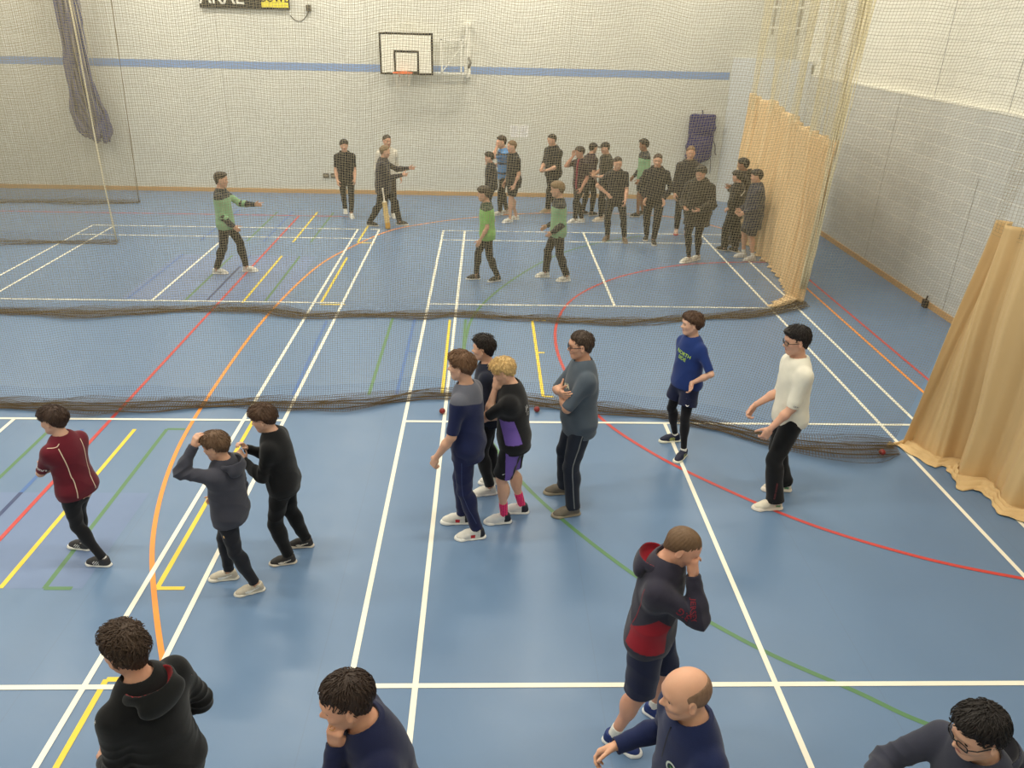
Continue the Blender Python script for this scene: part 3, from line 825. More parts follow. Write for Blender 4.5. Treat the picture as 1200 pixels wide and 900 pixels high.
# painted blue band on the end wall, wooden skirting
struct(MB().box(XL, 6.83, YB-.004, YB+.01, 2.915, 3.085).build('trim_1', mat('blue_band_paint', (134, 158, 196), .6)))
struct(MB().box(XL, 6.85, YB-.022, YB, 0, .10).build('baseboard_back', m_wood))
struct(MB().box(XR-.022, XR, YF, 8.95, 0, .10).build('baseboard_right', m_wood))
struct(MB().box(XR-.006, XR+.06, YF, 8.95, LEDGE-.02, LEDGE+.012).build('trim_2', mat('ledge_paint', (226, 224, 214), .45)))
# movement joints in the right wall
mj = MB()
for y, z0, z1 in ((3.62, LEDGE+.02, ZC), (1.55, LEDGE+.02, 4.6), (4.62, .1, LEDGE-.02), (1.72, .1, 2.2)):
    x = XR+.06 if z0 > 3 else XR
    mj.box(x-.003, x+.004, y-.006, y+.006, z0, z1)
struct(mj.build('trim_3', mat('joint_sealant', (150, 148, 140), .7)))
mj = MB()
for x in (-1.9, 2.9, -5.4): mj.box(x-.006, x+.006, YB-.003, YB+.003, .1 if x != 2.9 else 3.1, 2.9 if x == -99 else ZC)
struct(mj.build('trim_4', mat('joint_sealant2', (182, 180, 170), .7)))
# roof steel that shades the top of the side wall
gb = MB()
for y in (-8.5, -2.5, 3.5, 9.4):
    gb.box(XL, XR+.05, y-.1, y+.1, ZC-.42, ZC-.38); gb.box(XL, XR+.05, y-.012, y+.012, ZC-.42, ZC); 
struct(gb.build('trim_5', mat('roof_steel', (190, 190, 185), .6)))

# ---------- court markings: every line a thin coat of paint
LZ = [.0012]
def mark(name, col, polys):
    mb = MB(); z = LZ[0]
    for P in polys:
        z += .00004; LZ[0] = z+.0001
        P = np.array(P, float); w = .021
        T = np.gradient(P, axis=0); T /= np.linalg.norm(T, axis=1)[:, None]; N = np.stack([-T[:, 1], T[:, 0]], 1)*w
        V = [(p[0]+n[0], p[1]+n[1], z) for p, n in zip(P, N)]+[(p[0]-n[0], p[1]-n[1], z) for p, n in zip(P, N)]
        n = len(P); mb.add(V, [(i+1, i, n+i, n+i+1) for i in range(n-1)])
    o = mb.build(name, mat('paint_'+name, col, .38, var=.04, vscale=5)); o['kind'] = 'structure'; return o
def seg(x0, y0, x1, y1): return [(x0, y0), (x1, y1)]
# darker repaired vinyl patches
pb = MB()
for (x0, x1, y0, y1) in ((-4.9, -2.3, -4.89, -3.5), (-4.9, -2.3, 2.05, 4.6)):
    pb.add([(x0, y0, .0007), (x1, y0, .0007), (x1, y1, .0007), (x0, y1, .0007)], [(0, 1, 2, 3)])
struct(pb.build('floor_patch', mat('vinyl_patch', (112, 132, 168), .45, var=.03)))

sp_ = lambda pts: spline([(x, y, 0) for x, y in pts], 10)[:, :2]
mark('floor_line_green', (88, 128, 88), [seg(-2.6, -4.89, -2.6, -2.22), seg(-2.6, -4.89, -2.38, -4.89), seg(-2.6, -2.22, -2.4, -2.22), seg(-3.87, -4.89, -3.87, -2.24),
     seg(-2.6, 8.15, -2.6, 5.6), seg(-2.6, 4.6, -2.6, 2.05), seg(-3.87, 4.6, -3.87, 2.05), seg(-3.88, 8.15, -3.88, 5.6), seg(.64, 1.32, .64, -1.3), seg(-.48, 1.34, -.48, -1.32),
     sp_([(5.2, -6.8), (4.08, -6.33), (3.59, -5.98), (2.99, -5.53), (2.33, -4.84), (1.7, -3.94), (1.28, -3.15), (.93, -2.11), (.7, -.8), (.66, .44), (.82, 1.75), (1.41, 3.3), (2.29, 4.86), (3.25, 5.85), (4.3, 6.5)])])
mark('floor_line_blue', (76, 112, 170), [seg(-3.52, -4.89, -3.52, -2.24), seg(-3.53, 4.6, -3.53, 2.05), seg(-3.54, 8.19, -3.54, 5.6), seg(-4.8, 8.28, -4.8, 5.59), seg(-4.8, 4.61, -4.8, 2.08),
     seg(-1.46, 1.2, -1.40, -1.34), seg(-.14, 1.35, -.14, -1.3), seg(-.14, .05, .06, .05)])
mark('floor_line_navy', (58, 72, 112), [seg(-3.52, -4.89, -3.52, -3.5), seg(-3.53, 3.9, -3.53, 2.05)])
mark('floor_line_yellow', (236, 206, 66), [seg(-2.95, -4.89, -2.95, -2.23), seg(-1.70, -4.89, -1.70, -1.95), seg(-1.70, -4.89, -1.48, -4.89), seg(-1.69, -8.5, -1.69, -5.85), seg(-1.69, -5.85, -1.45, -5.85),
     seg(-1.70, 1.99, -1.70, 4.55), seg(-1.7, 1.92, -1.3, 1.92), seg(-1.66, 5.65, -1.62, 8.15), seg(-1.66, 5.6, -1.3, 5.6), seg(.40, 1.29, .42, -1.28), seg(1.67, 1.3, 1.67, -1.33), seg(1.67, 1.3, 1.88, 1.3), seg(1.67, .05, 1.78, .05), seg(1.67, -1.33, 1.8, -1.33),
     seg(-2.94, 1.95, -2.94, 4.6), seg(-2.95, 5.57, -2.97, 8.2)])
mark('floor_line_orange', (238, 150, 62), [sp_([(-.2, -7.4), (-.82, -6.57), (-1.13, -6.13), (-1.68, -5.0), (-2.03, -4.09), (-2.28, -2.98), (-2.39, -1.8), (-2.43, .35), (-2.36, 2.09), (-2.15, 3.9), (-1.80, 5.1), (-1.15, 6.55), (-.35, 7.3), (.75, 7.95), (1.95, 8.38), (3.6, 8.55), (5.2, 8.3), (6.0, 7.6), (6.55, 6.5), (6.63, 4.5), (6.62, 3.2)]), seg(6.62, 3.2, 6.55, -6.5)])
mark('floor_line_red', (196, 70, 66), [seg(-3.31, -9, -3.31, 7.8), seg(6.85, 8.0, 6.85, -8), seg(-11, 7.8, -2.2, 7.8),
     sp_([(6.85, -4.95), (6.2, -4.92), (5.57, -4.76), (4.84, -4.48), (4.03, -3.99), (3.31, -3.32), (2.75, -2.65), (2.30, -1.84), (2.04, -.75), (1.96, .3), (2.06, 1.30), (2.36, 2.25), (2.9, 3.08), (3.62, 3.77), (4.71, 4.38), (5.8, 4.6), (6.85, 4.65)])])
W = []
for ox in (0, -1.335-6.1):
    for x in (.02, 6.08): W.append(seg(ox+x, -8.5, ox+x, 6.70))
    for x in (.48, 5.62): W.append(seg(ox+x, -8.5, ox+x, 6.68))
    for y in (6.68, 5.92, 2.0, -2.0, -5.92): W.append(seg(ox+.02, y, ox+6.08, y))
    W.append(seg(ox+3.05, 6.68, ox+3.05, 2.0)); W.append(seg(ox+3.05, -2.0, ox+3.05, -8.5))
mark('floor_line_white', (240, 236, 220), W)

# ---------- lights: rows of long fittings hung from the roof
def fitting(x, y, p, lab):
    z = ZC-.75
    e = bpy.data.objects.new('ceiling_light', None); C.objects.link(e); e.location = (x, y, z)
    tag(e, lab, 'light', 'long light fittings hung from the sports hall roof'); e['kind'] = 'thing'
    b = MB().prism([(-.75, -.16), (.75, -.16), (.75, .16), (-.75, .16)], .03, .10)
    b.tube([(-.6, 0, .1), (-.6, 0, .74)], .006, 6); b.tube([(.6, 0, .1), (.6, 0, .74)], .006, 6)
    b.build('housing', plain('light_housing', (225, 225, 220), .5), e)
    m = bpy.data.materials.get('light_diffuser')
    if not m:
        m = bpy.data.materials.new('light_diffuser'); m.use_nodes = True; bs = m.node_tree.nodes['Principled BSDF']
        bs.inputs['Emission Color'].default_value = (1, .96, .88, 1); bs.inputs['Emission Strength'].default_value = LAMP_E; bs.inputs['Base Color'].default_value = (.9, .9, .9, 1)
    MB().box(-.72, .72, -.14, .14, .0, .03).build('diffuser', m, e)
    l = bpy.data.lights.new('hall_lamp', 'AREA'); l.shape = 'RECTANGLE'; l.size = 1.44; l.size_y = .28; l.energy = p; l.color = (1, .925, .76)
    lo = bpy.data.objects.new('hall_lamp', l); C.objects.link(lo); lo.location = (0, 0, -.01); lo.parent = e; return e
LAMP_E = 6
for y, p in ((-9.2, 70), (-4.6, LP[0]), (.2, LP[1]), (4.6, LP[2]), (8.6, LP[3])):
    for i, x in enumerate((-11, -6.6, -2.4, 1.8, 5.9)):
        fitting(x, y, p*(1 if x < 3 else LP[4]), 'long white light fitting hung from the sports hall roof')

# ---------- netting
m_net = mat('net_twine', (156, 145, 118), .8, spec=.2)
m_net_old = mat('net_twine_brown', (108, 92, 68), .85, spec=.2)
def net(name, path, H, cell, tw, label, floorfold=None, z0=0.0, mats=(m_net, m_net_old), seed=1, pleat=.03, cat='net', split=.25, parent=None, hang=None, ropes=3, fullx=None, toppath=None, pf=1., step=.09, clump=0):
    """hanging knotted net as real twine. path: plan polyline; the lower edge lies in folds on the floor"""
    P = spline([(x, y, 0) for x, y in path], 24)[:, :2]
    TPp = None if toppath is None else spline([(x, y, 0) for x, y in toppath], 24)[:, :2]
    dl = np.r_[0, np.cumsum(np.linalg.norm(np.diff(P, axis=0), axis=1))]; L = dl[-1]
    if TPp is not None: dt = np.r_[0, np.cumsum(np.linalg.norm(np.diff(TPp, axis=0), axis=1))]; dt = dt/dt[-1]*L
    r = np.random.RandomState(seed); ph = r.rand(12)*6.28
    k = 1 if fullx is None else fullx     # how much wider the cloth is than the run it hangs on
    nx = int(L*k/cell)
    def plan(u):
        x = np.interp(u, dl, P[:, 0]); y = np.interp(u, dl, P[:, 1])
        tx = np.interp(u+.05, dl, P[:, 0])-np.interp(u-.05, dl, P[:, 0]); ty = np.interp(u+.05, dl, P[:, 1])-np.interp(u-.05, dl, P[:, 1])
        n = np.hypot(tx, ty)+1e-9; return x, y, -ty/n, tx/n
    # vertical section: list of (offset along normal, height) as a function of length v from the top, folds at the foot
    fold = floorfold or []
    vz = [H]; zz = H
    top = np.arange(H, z0+1e-6, -cell)
    nv = len(top)
    foldv = []
    flen = sum(abs(a[1]-a[0]) for a in fold)
    def section(i, u):
        """position for row i"""
        if i < nv:
            z = top[i]; q = 1-z/H
            o = pleat*(np.sin(pf*u*5.1+ph[0]+.6*np.sin(u*1.3+ph[1]))*.6+np.sin(pf*u*11.3+ph[2]+z*.3)*.3+np.sin(pf*u*2.1+ph[3]+z*.5)*.9)*(1.2-.5*q)
            dz = .03*np.sin(u*3.7+ph[4])+.02*np.sin(u*8.1+ph[5]+z)
            return o, z+dz*min(1, z*2), np.zeros_like(u)
        s = (i-nv)*cell; acc = 0
        for a, b, h0, h1 in fold:
            l = abs(b-a)
            if s <= acc+l or (a, b, h0, h1) == fold[-1]:
                t = min(1, (s-acc)/l); o = a+(b-a)*t; h = h0+(h1-h0)*t; break
            acc += l
        am = .75+(clump*np.exp(-((L-u-.55)/.45)**2)) + .85*np.sin(u*1.15+ph[6])**2*(.6+.4*np.sin(u*.37+ph[7]))
        wob = .05*np.sin(u*2.3+ph[8]+o*6)+.03*np.sin(u*6.1+ph[9]+o*20)
        return -o*am*1.2+wob, np.maximum(.006, h*am+.008*np.sin(u*9+o*40+ph[10])), wob*.3
    nf = int(flen/cell)
    rows = nv+nf
    U = np.linspace(0, L, max(2, int(L/step)))
    x, y, nx_, ny_ = plan(U)
    V = []; F = []; M = []; base = 0
    off = np.array([0, 2.094, 4.189])
    def strand(pts, nr, m):
        nonlocal base
        n = len(pts); T = np.gradient(pts, axis=0); T /= np.linalg.norm(T, axis=1)[:, None]+1e-9
        B = np.cross(T, nr); B /= np.linalg.norm(B, axis=1)[:, None]+1e-9; A = np.cross(B, T)
        ring = np.stack([pts+tw*(np.cos(o)*A+np.sin(o)*B) for o in off], 1).reshape(-1, 3)
        V.append(ring); i = np.arange(n-1)[:, None]*3; k3 = np.arange(3)[None]; l3 = (k3+1) % 3
        f = np.stack([i+k3, i+l3, i+3+l3, i+3+k3], -1).reshape(-1, 4)+base; F.append(f); M.append(np.full(len(f), m) if np.isscalar(m) else m); base += 3*n
    R_ = []
    for i in range(rows):
        o, z, sl = section(i, U); X_, Y_ = x, y
        if TPp is not None and i < nv:
            q = top[i]/H; X_ = x*(1-q)+np.interp(U, dt, TPp[:, 0])*q; Y_ = y*(1-q)+np.interp(U, dt, TPp[:, 1])*q
        pts = np.stack([X_+nx_*o, Y_+ny_*o, z], 1); R_.append(pts)
        nr = np.stack([nx_, ny_, np.zeros_like(nx_)], 1) if i < nv else np.tile([0, 0, 1.], (len(U), 1))
        strand(pts, nr, 1 if (i >= nv or (top[i] < split)) else 0)
    A_ = np.stack(R_)  # rows x U x 3
    step = 4; idx = list(range(0, nv, step))+list(range(nv, rows)); idx = sorted(set(idx))
    us = np.linspace(0, L, nx)
    if k > 1.05: us = us+.35*cell*np.sin(us*31+ph[1])
    vm = np.array([1 if (i >= nv or top[i] < split) else 0 for i in idx[:-1]])
    for u in us:
        j = np.clip(u/L*(len(U)-1), 0, len(U)-1.001); j0 = int(j); t = j-j0
        pts = A_[idx, j0]*(1-t)+A_[idx, j0+1]*t
        strand(pts, np.tile([plan(u)[2], plan(u)[3], .01], (len(idx), 1)), np.repeat(vm, 3))
    Vn = np.concatenate(V); Fn = np.concatenate(F)
    o = link_mesh(name, mesh_np(name, Vn, Fn), mats, parent)
    o.data.polygons.foreach_set('material_index', np.concatenate(M).astype(np.int32))
    if parent is None: tag(o, label, cat); o['kind'] = 'thing'
    # draw ropes lying in the heap
    for q in range(ropes if fold else 0):
        rr = []
        for uu, xx, yy, a, b in zip(U, x, y, nx_, ny_):
            oo = -(.02+.09*q)*(.6+.6*math.sin(uu*1.15+ph[6])**2)+.03*math.sin(uu*(1.7+q)+ph[q])
            rr.append((xx+a*oo, yy+b*oo, .014+.012*math.sin(uu*(2.3+q)+q)**2))
        MB().tube(rr, .0065, 6).build('hem_cord', mat('net_cord', (96, 80, 58), .85), o, True)
    return o
# ---------- nets, canvas skirts
FOLD = [(0, .10, .05, .03), (.10, -.03, .05, .06), (-.03, .16, .07, .03), (.16, .03, .05, .05), (.03, .20, .045, .02), (.20, .07, .03, .055), (.07, .17, .06, .03)]
m_net_pale = mat('net_twine_pale', (232, 222, 190), .8, spec=.2)
CELL = .028; TW = .00145
pathB = [(-7.6, -1.66), (-4.7, -1.62), (-2.2, -1.58), (-.6, -1.45), (.24, -1.30), (1.5, -1.38), (2.6, -1.66), (3.6, -2.0), (4.3, -2.35), (5.0, -2.5), (5.5, -2.52)]
topB = [(-7.6, -1.75), (-4.7, -1.8), (-1, -1.85), (2, -2.0), (4.5, -2.35), (6.55, -2.62)]
nb_ = net('cricket_net', pathB, 5.6, CELL, TW, 'nearest practice net across the hall, hem heaped just behind the standing boys', FOLD, seed=4, clump=1.5, toppath=topB, pleat=.028)
pathA = [(-9.0, 1.45), (-6.4, 1.42), (-4.5, 1.5), (-2.65, 1.72), (-1.7, 1.45), (-.3, 1.5), (.5, 1.62), (1.36, 1.42), (2.6, 1.34), (4.0, 1.45), (5.2, 1.75), (6.2, 2.28)]
topA = [(-9.0, 1.6), (-6.4, 1.6), (-2, 1.65), (2, 1.8), (6.42, 2.25)]
na_ = net('cricket_net', pathA, 6.2, CELL, TW, 'practice net across the middle of the hall, beige canvas beside the far group', FOLD, seed=7, toppath=topA, pleat=.03)
net('side_netting', [(6.28, 2.25), (6.42, 3.3), (6.50, 4.6), (6.44, 7.2)], 6.2, CELL, TW*1.0, '', None, z0=2.55, mats=(m_net_pale, m_net_pale), seed=9, pleat=.11, pf=2.6, fullx=1.7, parent=na_, step=.05)
net('side_netting', [(5.93, -2.62), (5.92, -3.2), (6.1, -4.1), (6.3, -6.5)], 5.6, CELL*1.2, TW, '', None, z0=2.45, mats=(m_net, m_net), seed=10, pleat=.06, pf=1.3, parent=nb_, step=.06)
net('cricket_net', [(-12.5, 5.2), (-10, 5.22), (-8.5, 5.25), (-6.3, 5.36)], 6.2, CELL*1.3, TW*1.1, 'short net at the left ending in a pale vertical edge rope', FOLD[:3], seed=11, pleat=.03)
net('cricket_net', [(-13, 8.7), (-10.4, 8.7), (-8.5, 8.75), (-7.28, 8.88)], 6.2, CELL*1.4, TW*1.1, 'rearmost net at the left hanging close to the back wall', FOLD[:3], seed=12, pleat=.03)
n3, n4 = [o for o in C.objects if o.name.startswith('cricket_net')][-2:]
MB().tube([(-6.34-.02*math.sin(z), 5.33, z) for z in np.linspace(.03, 6.2, 20)], .014, 8).build('edge_rope', mat('pale_rope', (214, 204, 176), .8), n3, True)
MB().tube([(-7.12-.045*(4.3-min(z, 4.3)), 8.86, z) for z in np.linspace(.03, 6.2, 20)], .009, 8).build('edge_rope', mat('brown_rope', (120, 106, 80), .8), n4, True)
MB().tube([(6.42-.2*(1-z/6.2), 2.27, z) for z in np.linspace(2.5, 6.2, 16)], .016, 8).build('edge_rope', m_net_pale, na_, True)

gr = random.Random(3)
ge = MB()
for k in range(18):
    a, bb, c_ = gr.uniform(-1, 1), gr.uniform(0, 6), gr.uniform(.5, 1.5)
    ge.tube([(6.22+.20*min(z, 6.2)/6.2+a*(.05+.075*z/6.2)+.012*math.sin(z*c_*2+bb), 2.30+.10*math.sin(k*1.7)*(.3+z/6.2), z) for z in np.linspace(.25, 6.2, 24)], .0075, 5)
ge.build('gathered_edge', m_net_pale, na_, True)
m_canvas = mat('canvas_beige', (214, 184, 136), .85, bump=.35, bscale=160, var=.05, vscale=3, spec=.15, sheen=.1)
m_canvas2 = mat('canvas_pale', (232, 202, 158), .85, bump=.3, bscale=160, var=.05, vscale=3, spec=.15)
def sheet(name, top, bot, ztop, parent, m, fold, nf, skirt=None, seed=0, nu=220, nv=70, thick=.004, topf=None, hi_=1.):
    """hanging cloth: top and bottom plan paths, folds that open out towards the floor, optional part lying on the floor"""
    T = spline([(x, y, 0) for x, y in top], 30)[:, :2]; B = spline([(x, y, 0) for x, y in bot], 30)[:, :2]
    u = np.linspace(0, 1, nu); f = lambda P: np.stack([np.interp(u, np.linspace(0, 1, len(P)), P[:, k]) for k in (0, 1)], 1)
    T = f(T); B = f(B); r = np.random.RandomState(seed); ph = r.rand(8)*6.28
    rows = []
    for j in range(nv+1):
        q = j/nv; c = T*(1-q)+B*q; dd = np.gradient(c, axis=0); dd /= np.linalg.norm(dd, axis=1)[:, None]+1e-9; n = np.stack([-dd[:, 1], dd[:, 0]], 1)
        w = u*nf*6.283+.9*np.sin(u*nf*1.9+ph[0])+q*.8*np.sin(u*9+ph[1])
        o = fold*(.75+.5*q)*(np.sin(w)+hi_*(.38*np.sin(2.1*w+ph[2])+.25*np.sin(4.7*w+ph[3]+q*2)))+.02*np.sin(q*7+ph[4]+u*5)
        zt = ztop if topf is None else topf(u)
        z = zt*(1-q)+.02*q*0
        sc = 1.0 if skirt is None else 1
        rows.append(np.stack([c[:, 0]+n[:, 0]*o, c[:, 1]+n[:, 1]*o, np.full(nu, 0)+z+.004], 1))
    if skirt:
        # spill over the floor towards sd with ripples
        k = 26; last = rows[-1]
        sx, sy = skirt(u)
        for j in range(1, k+1):
            q = j/k; z = .035*np.abs(np.sin(q*9+u*22+ph[5]))*(1-q*.6)+.03*np.exp(-((q-.3)/.2)**2)*np.abs(np.sin(u*15+ph[6]))+.006
            rows.append(np.stack([last[:, 0]+sx*q, last[:, 1]+sy*q+.02*np.sin(u*31+q*6)*q, z], 1))
    A = np.stack(rows); R, Cn, _ = A.shape
    V = A.reshape(-1, 3); i = np.arange(R-1)[:, None]*Cn+np.arange(Cn-1)[None]
    F = np.stack([i, i+1, i+Cn+1, i+Cn], -1).reshape(-1, 4)
    o = link_mesh(name, mesh_np(name, V, F), [m], parent)
    md = o.modifiers.new('thickness', 'SOLIDIFY'); md.thickness = thick; md.offset = 0
    return o
# far canvas, gathered in many narrow pleats
sheet('canvas_skirt', [(6.28, 2.22), (6.42, 3.3), (6.50, 4.6), (6.44, 7.2)], [(6.22, 2.32), (6.28, 2.9), (6.42, 4.4), (6.42, 7.2)], 2.62, na_, m_canvas2, .055, 19, seed=3, nu=420, nv=40,
      skirt=lambda u: (-.55*np.exp(-((u-.0)/.13)**2)-.03, -.30*np.exp(-(u/.10)**2)), topf=lambda u: 2.60+.25*np.clip((u-.55)/.3, 0, 1)+.03*np.sin(u*40))
# near canvas, hanging loose and spilling on the floor
sheet('canvas_skirt', [(5.93, -2.58), (5.90, -2.95), (5.98, -3.5), (6.15, -4.4), (6.3, -6.5)], [(5.62, -2.50), (5.98, -2.78), (6.05, -3.1), (6.22, -3.6), (6.4, -4.5), (6.5, -6.5)], 2.58, nb_, m_canvas, .075, 4.6, seed=6, hi_=.45, nu=380, nv=60,
      skirt=lambda u: (-.20-.05*np.sin(u*30), -.04-.16*np.sin(np.clip(u*4, 0, 3.14))**2+.05*np.sin(u*26)))

# dark net gathered and hung up in front of the end wall
def bundle():
    P = [(-8.52, 9.86, 6.9), (-8.53, 9.86, 5.2), (-8.54, 9.86, 4.3), (-8.6, 9.86, 3.2), (-8.6, 9.86, 2.4), (-8.52, 9.86, 1.9), (-8.45, 9.86, 1.5), (-8.4, 9.86, 1.2)]
    Wd = [.26, .27, .30, .34, .40, .50, .42, .20]
    c = spline(P, 10); w = np.interp(np.linspace(0, 7, len(c)), range(8), Wd); V = []; F = []; n = 44
    mb = MB(); r = random.Random(5)
    for k in range(26):   # gathered strands of mesh, each its own wavy rope of net
        a = k/26*6.283; rr = .35+.62*r.random()
        end = len(c)-r.randint(0, 16) if k % 3 else len(c)-r.randint(0, 5)
        pts = [(c[i][0]+math.cos(a+.25*math.sin(i*.13+k))*w[i]*rr, c[i][1]+math.sin(a)*.13*rr+.0, c[i][2]) for i in range(0, end)]
        mb.tube(pts, [.030+.014*math.sin(i*.5+k)+.018*(i/len(c)) for i in range(len(pts))], 7)
    o = mb.build('gathered_net', mat('dark_blue_netting', (84, 88, 122), .95, bump=1, bscale=60, var=.35, vscale=40), None, True)
    tag(o, 'dark blue net gathered into a hanging bundle in front of the white back wall', 'net'); o['kind'] = 'thing'
    mb = MB()
    for k in range(5):
        x = -8.5+.06*k
        mb.tube([(x, 9.72, 6.9), (x+.01*k, 9.71, 4.4), (x-.02+.03*k, 9.71, 3.2), (x+.03*k, 9.71, 1.5+.12*k)], .006, 5)
    mb.build('draw_cord', mat('pale_rope', (0, 0, 0)), o, True)
bundle()

# ---------- basketball backboard with its swing frame
def board():
    e = bpy.data.objects.new('basketball_backboard', None); C.objects.link(e); e.location = (-.96, 9.85, 3.35)
    tag(e, 'white wooden basketball backboard with black border and orange hoop on the back wall', 'basketball hoop'); e['kind'] = 'thing'
    wh = plain('board_white', (232, 228, 214), .5); bk = plain('board_black', (38, 36, 34), .5); org = plain('hoop_orange', (222, 110, 60), .45)
    fr = plain('frame_white', (226, 224, 214), .45)
    MB().box(-.625, .625, -.012, .012, -.455, .455).build('board', wh, e)
    b = MB(); y0, y1 = -.0145, -.012
    for x0, x1, z0, z1 in ((-.625, .625, .41, .455), (-.625, .625, -.455, -.41), (-.625, -.58, -.41, .41), (.58, .625, -.41, .41),
                           (-.295, .295, .03, .075), (-.295, -.25, -.37, .03), (.25, .295, -.37, .03), (-.295, .295, -.41, -.37)): b.box(x0, x1, y0, y1, z0, z1)
    b.build('border', bk, e)
    th = np.linspace(0, 2*math.pi, 40, endpoint=False)
    MB().tube([(-.06+.225*math.cos(t), -.40+.225*math.sin(t)+0, -.385) for t in th], .010, 8, closed=True).build('hoop', org, e, True)
    b = MB(); b.box(-.13, .01, -.19, -.0145, -.42, -.37); b.tube([(-.2, -.25, -.385), (-.16, -.02, -.5)], .008, 6); b.tube([(.08, -.25, -.385), (.04, -.02, -.5)], .008, 6)
    b.build('hoop_bracket', org, e)
    b = MB()
    for i in range(12):
        a0 = i/12*6.283
        for s in (1, -1):
            b.tube([(-.06+.22*(1-.13*k)*math.cos(a0+s*k*.26), -.40+.22*(1-.13*k)*math.sin(a0+s*k*.26), -.39-.095*k) for k in range(4)], .0025, 4)
    b.build('hoop_net', plain('hoop_net_white', (222, 214, 200), .8), e)
    b = MB()
    for z in (.33, -.40): b.box(.62, 1.40, .04, .08, z-.02, z+.02)
    b.box(.80, .84, .04, .08, -.40, .33); b.box(1.26, 1.30, .04, .08, -.40, .33); b.box(-.5, .62, .02, .06, .30, .34); b.box(-.5, .62, .02, .06, -.42, -.38)
    b.tube([(.82, .06, -.38), (1.4, .06, .30)], .012, 6)
    b.build('swing_frame', fr, e)
    b = MB(); b.tube([(1.42, .10, -.5), (1.42, .10, .68)], .03, 12)
    for z in (-.45, .62): b.box(1.36, 1.48, .10, .39, z-.025, z+.025)
    b.box(1.34, 1.50, .37, .39, -.5, .7)
    b.build('hinge_post', fr, e)
    for z in (-.36, .36):
        for x in (-.30, .2): MB().box(x, x+.08, .02, .39, z-.02, z+.02).build('wall_bracket', fr, e)
    b = MB()
    b.tube([(-.2, .30, .62), (-.1, .24, .66), (0, .24, .66), (.1, .30, .62)], .012, 6)
    b.build('hanging_hook', fr, e)
    MB().tube([(1.45, .06, -.28), (1.5, .03, -.16), (1.45, .06, -.05)], .03, 8).build('winch', plain('winch_grey', (120, 118, 110), .5), e, True)
board()
# hinged frame high in the far corner
def frame2():
    e = bpy.data.objects.new('folding_hoop_frame', None); C.objects.link(e); e.location = (7.85, 9.75, 4.5)
    tag(e, 'white folded metal hoop frame high in the corner above the smooth panel', 'frame'); e['kind'] = 'thing'
    fr = plain('frame_white', (0, 0, 0)); b = MB()
    b.box(-.42, .42, -.03, .03, .0, .06); b.box(-.42, .42, -.03, .03, -.42, -.38)
    b.build('cross_bar', fr, e)
    b = MB(); b.tube([(-.3, 0, -.55), (-.3, 0, 1.6)], .028, 10); b.tube([(.3, 0, -.55), (.3, 0, 1.6)], .028, 10)
    b.box(-.33, -.27, .0, .46, .9, .96); b.box(.27, .33, .0, .46, .9, .96)
    b.build('upright', plain('steel_grey', (150, 146, 134), .5), e)
frame2()

# ---------- things on the end wall
def banner():
    o = MB().box(-5.70, -3.64, 10.17, 10.20, 4.22, 4.85).build('banner', plain('banner_black', (30, 30, 28), .6))
    tag(o, 'black banner with white letters and a yellow end, high on the back wall', 'banner'); o['kind'] = 'thing'
    MB().box(-4.28, -3.66, 10.166, 10.17, 4.26, 4.83).build('yellow_panel', plain('banner_yellow', (226, 210, 70), .6), o)
    for t, x, m, z in (('ARAL', -5.18, 'ink_w', 4.44), ('BOWL', -3.97, 'ink_k', 4.44)):
        V, F = text_mesh(t, .42 if m == 'ink_w' else .22)
        me = mesh_np('lettering', [(x+a, 10.163, z+b) for a, b in V], F)
        link_mesh('lettering', me, [plain('ink_w', (225, 222, 210), .6) if m == 'ink_w' else plain('ink_k', (40, 38, 30), .6)], o, False)
    c = MB().tube(spline([(-3.66, 10.232, 4.1), (-3.55, 10.232, 4.0), (-3.42, 10.232, 3.99), (-3.3, 10.232, 4.08), (-3.22, 10.232, 4.22), (-3.22, 10.232, 4.34)], 6), .008, 6)
    c = c.build('cable', plain('cable_dark', (70, 66, 58), .6), None, True); tag(c, 'dark loop of cable hanging on the wall right of the black banner', 'cable'); c['kind'] = 'thing'
    MB().box(-3.27, -3.16, 10.16, 10.235, 4.20, 4.33).build('plug', plain('cable_dark', (0, 0, 0)), c)
banner()
for i, (x0, lab) in enumerate(((1.52, 'white notice sheet on the back wall, nearer the hoop of the two'), (1.76, 'white notice sheet on the back wall, nearer the dark kit bag of the two'))):
    o = MB().box(x0, x0+.21, YB-.006, YB-.001, 1.47, 1.76).build('notice_sheet', plain('paper', (238, 236, 234), .7)); tag(o, lab, 'notice', 'pair of notice sheets on the back wall'); o['kind'] = 'thing'
    mb = MB()
    for k in range(9): mb.box(x0+.025, x0+.18-.03*(k % 3 == 2), YB-.0075, YB-.0058, 1.72-.026*k, 1.726-.026*k)
    mb.build('print_lines', plain('paper_print', (150, 150, 150), .8), o)
for x, lab in ((-3.19, 'dark wall socket low on the back wall, further from the standing boy'), (-3.0, 'dark wall socket low on the back wall, closer to the standing boy')):
    o = MB().box(x, x+.14, YB-.03, YB-.001, .40, .50).build('wall_socket', plain('socket_dark', (60, 54, 46), .5)); tag(o, lab, 'socket', 'wall sockets low on the back wall'); o['kind'] = 'thing'
    MB().box(x+.02, x+.12, YB-.036, YB-.03, .42, .48).build('face_plate', plain('socket_face', (150, 140, 120), .5), o)
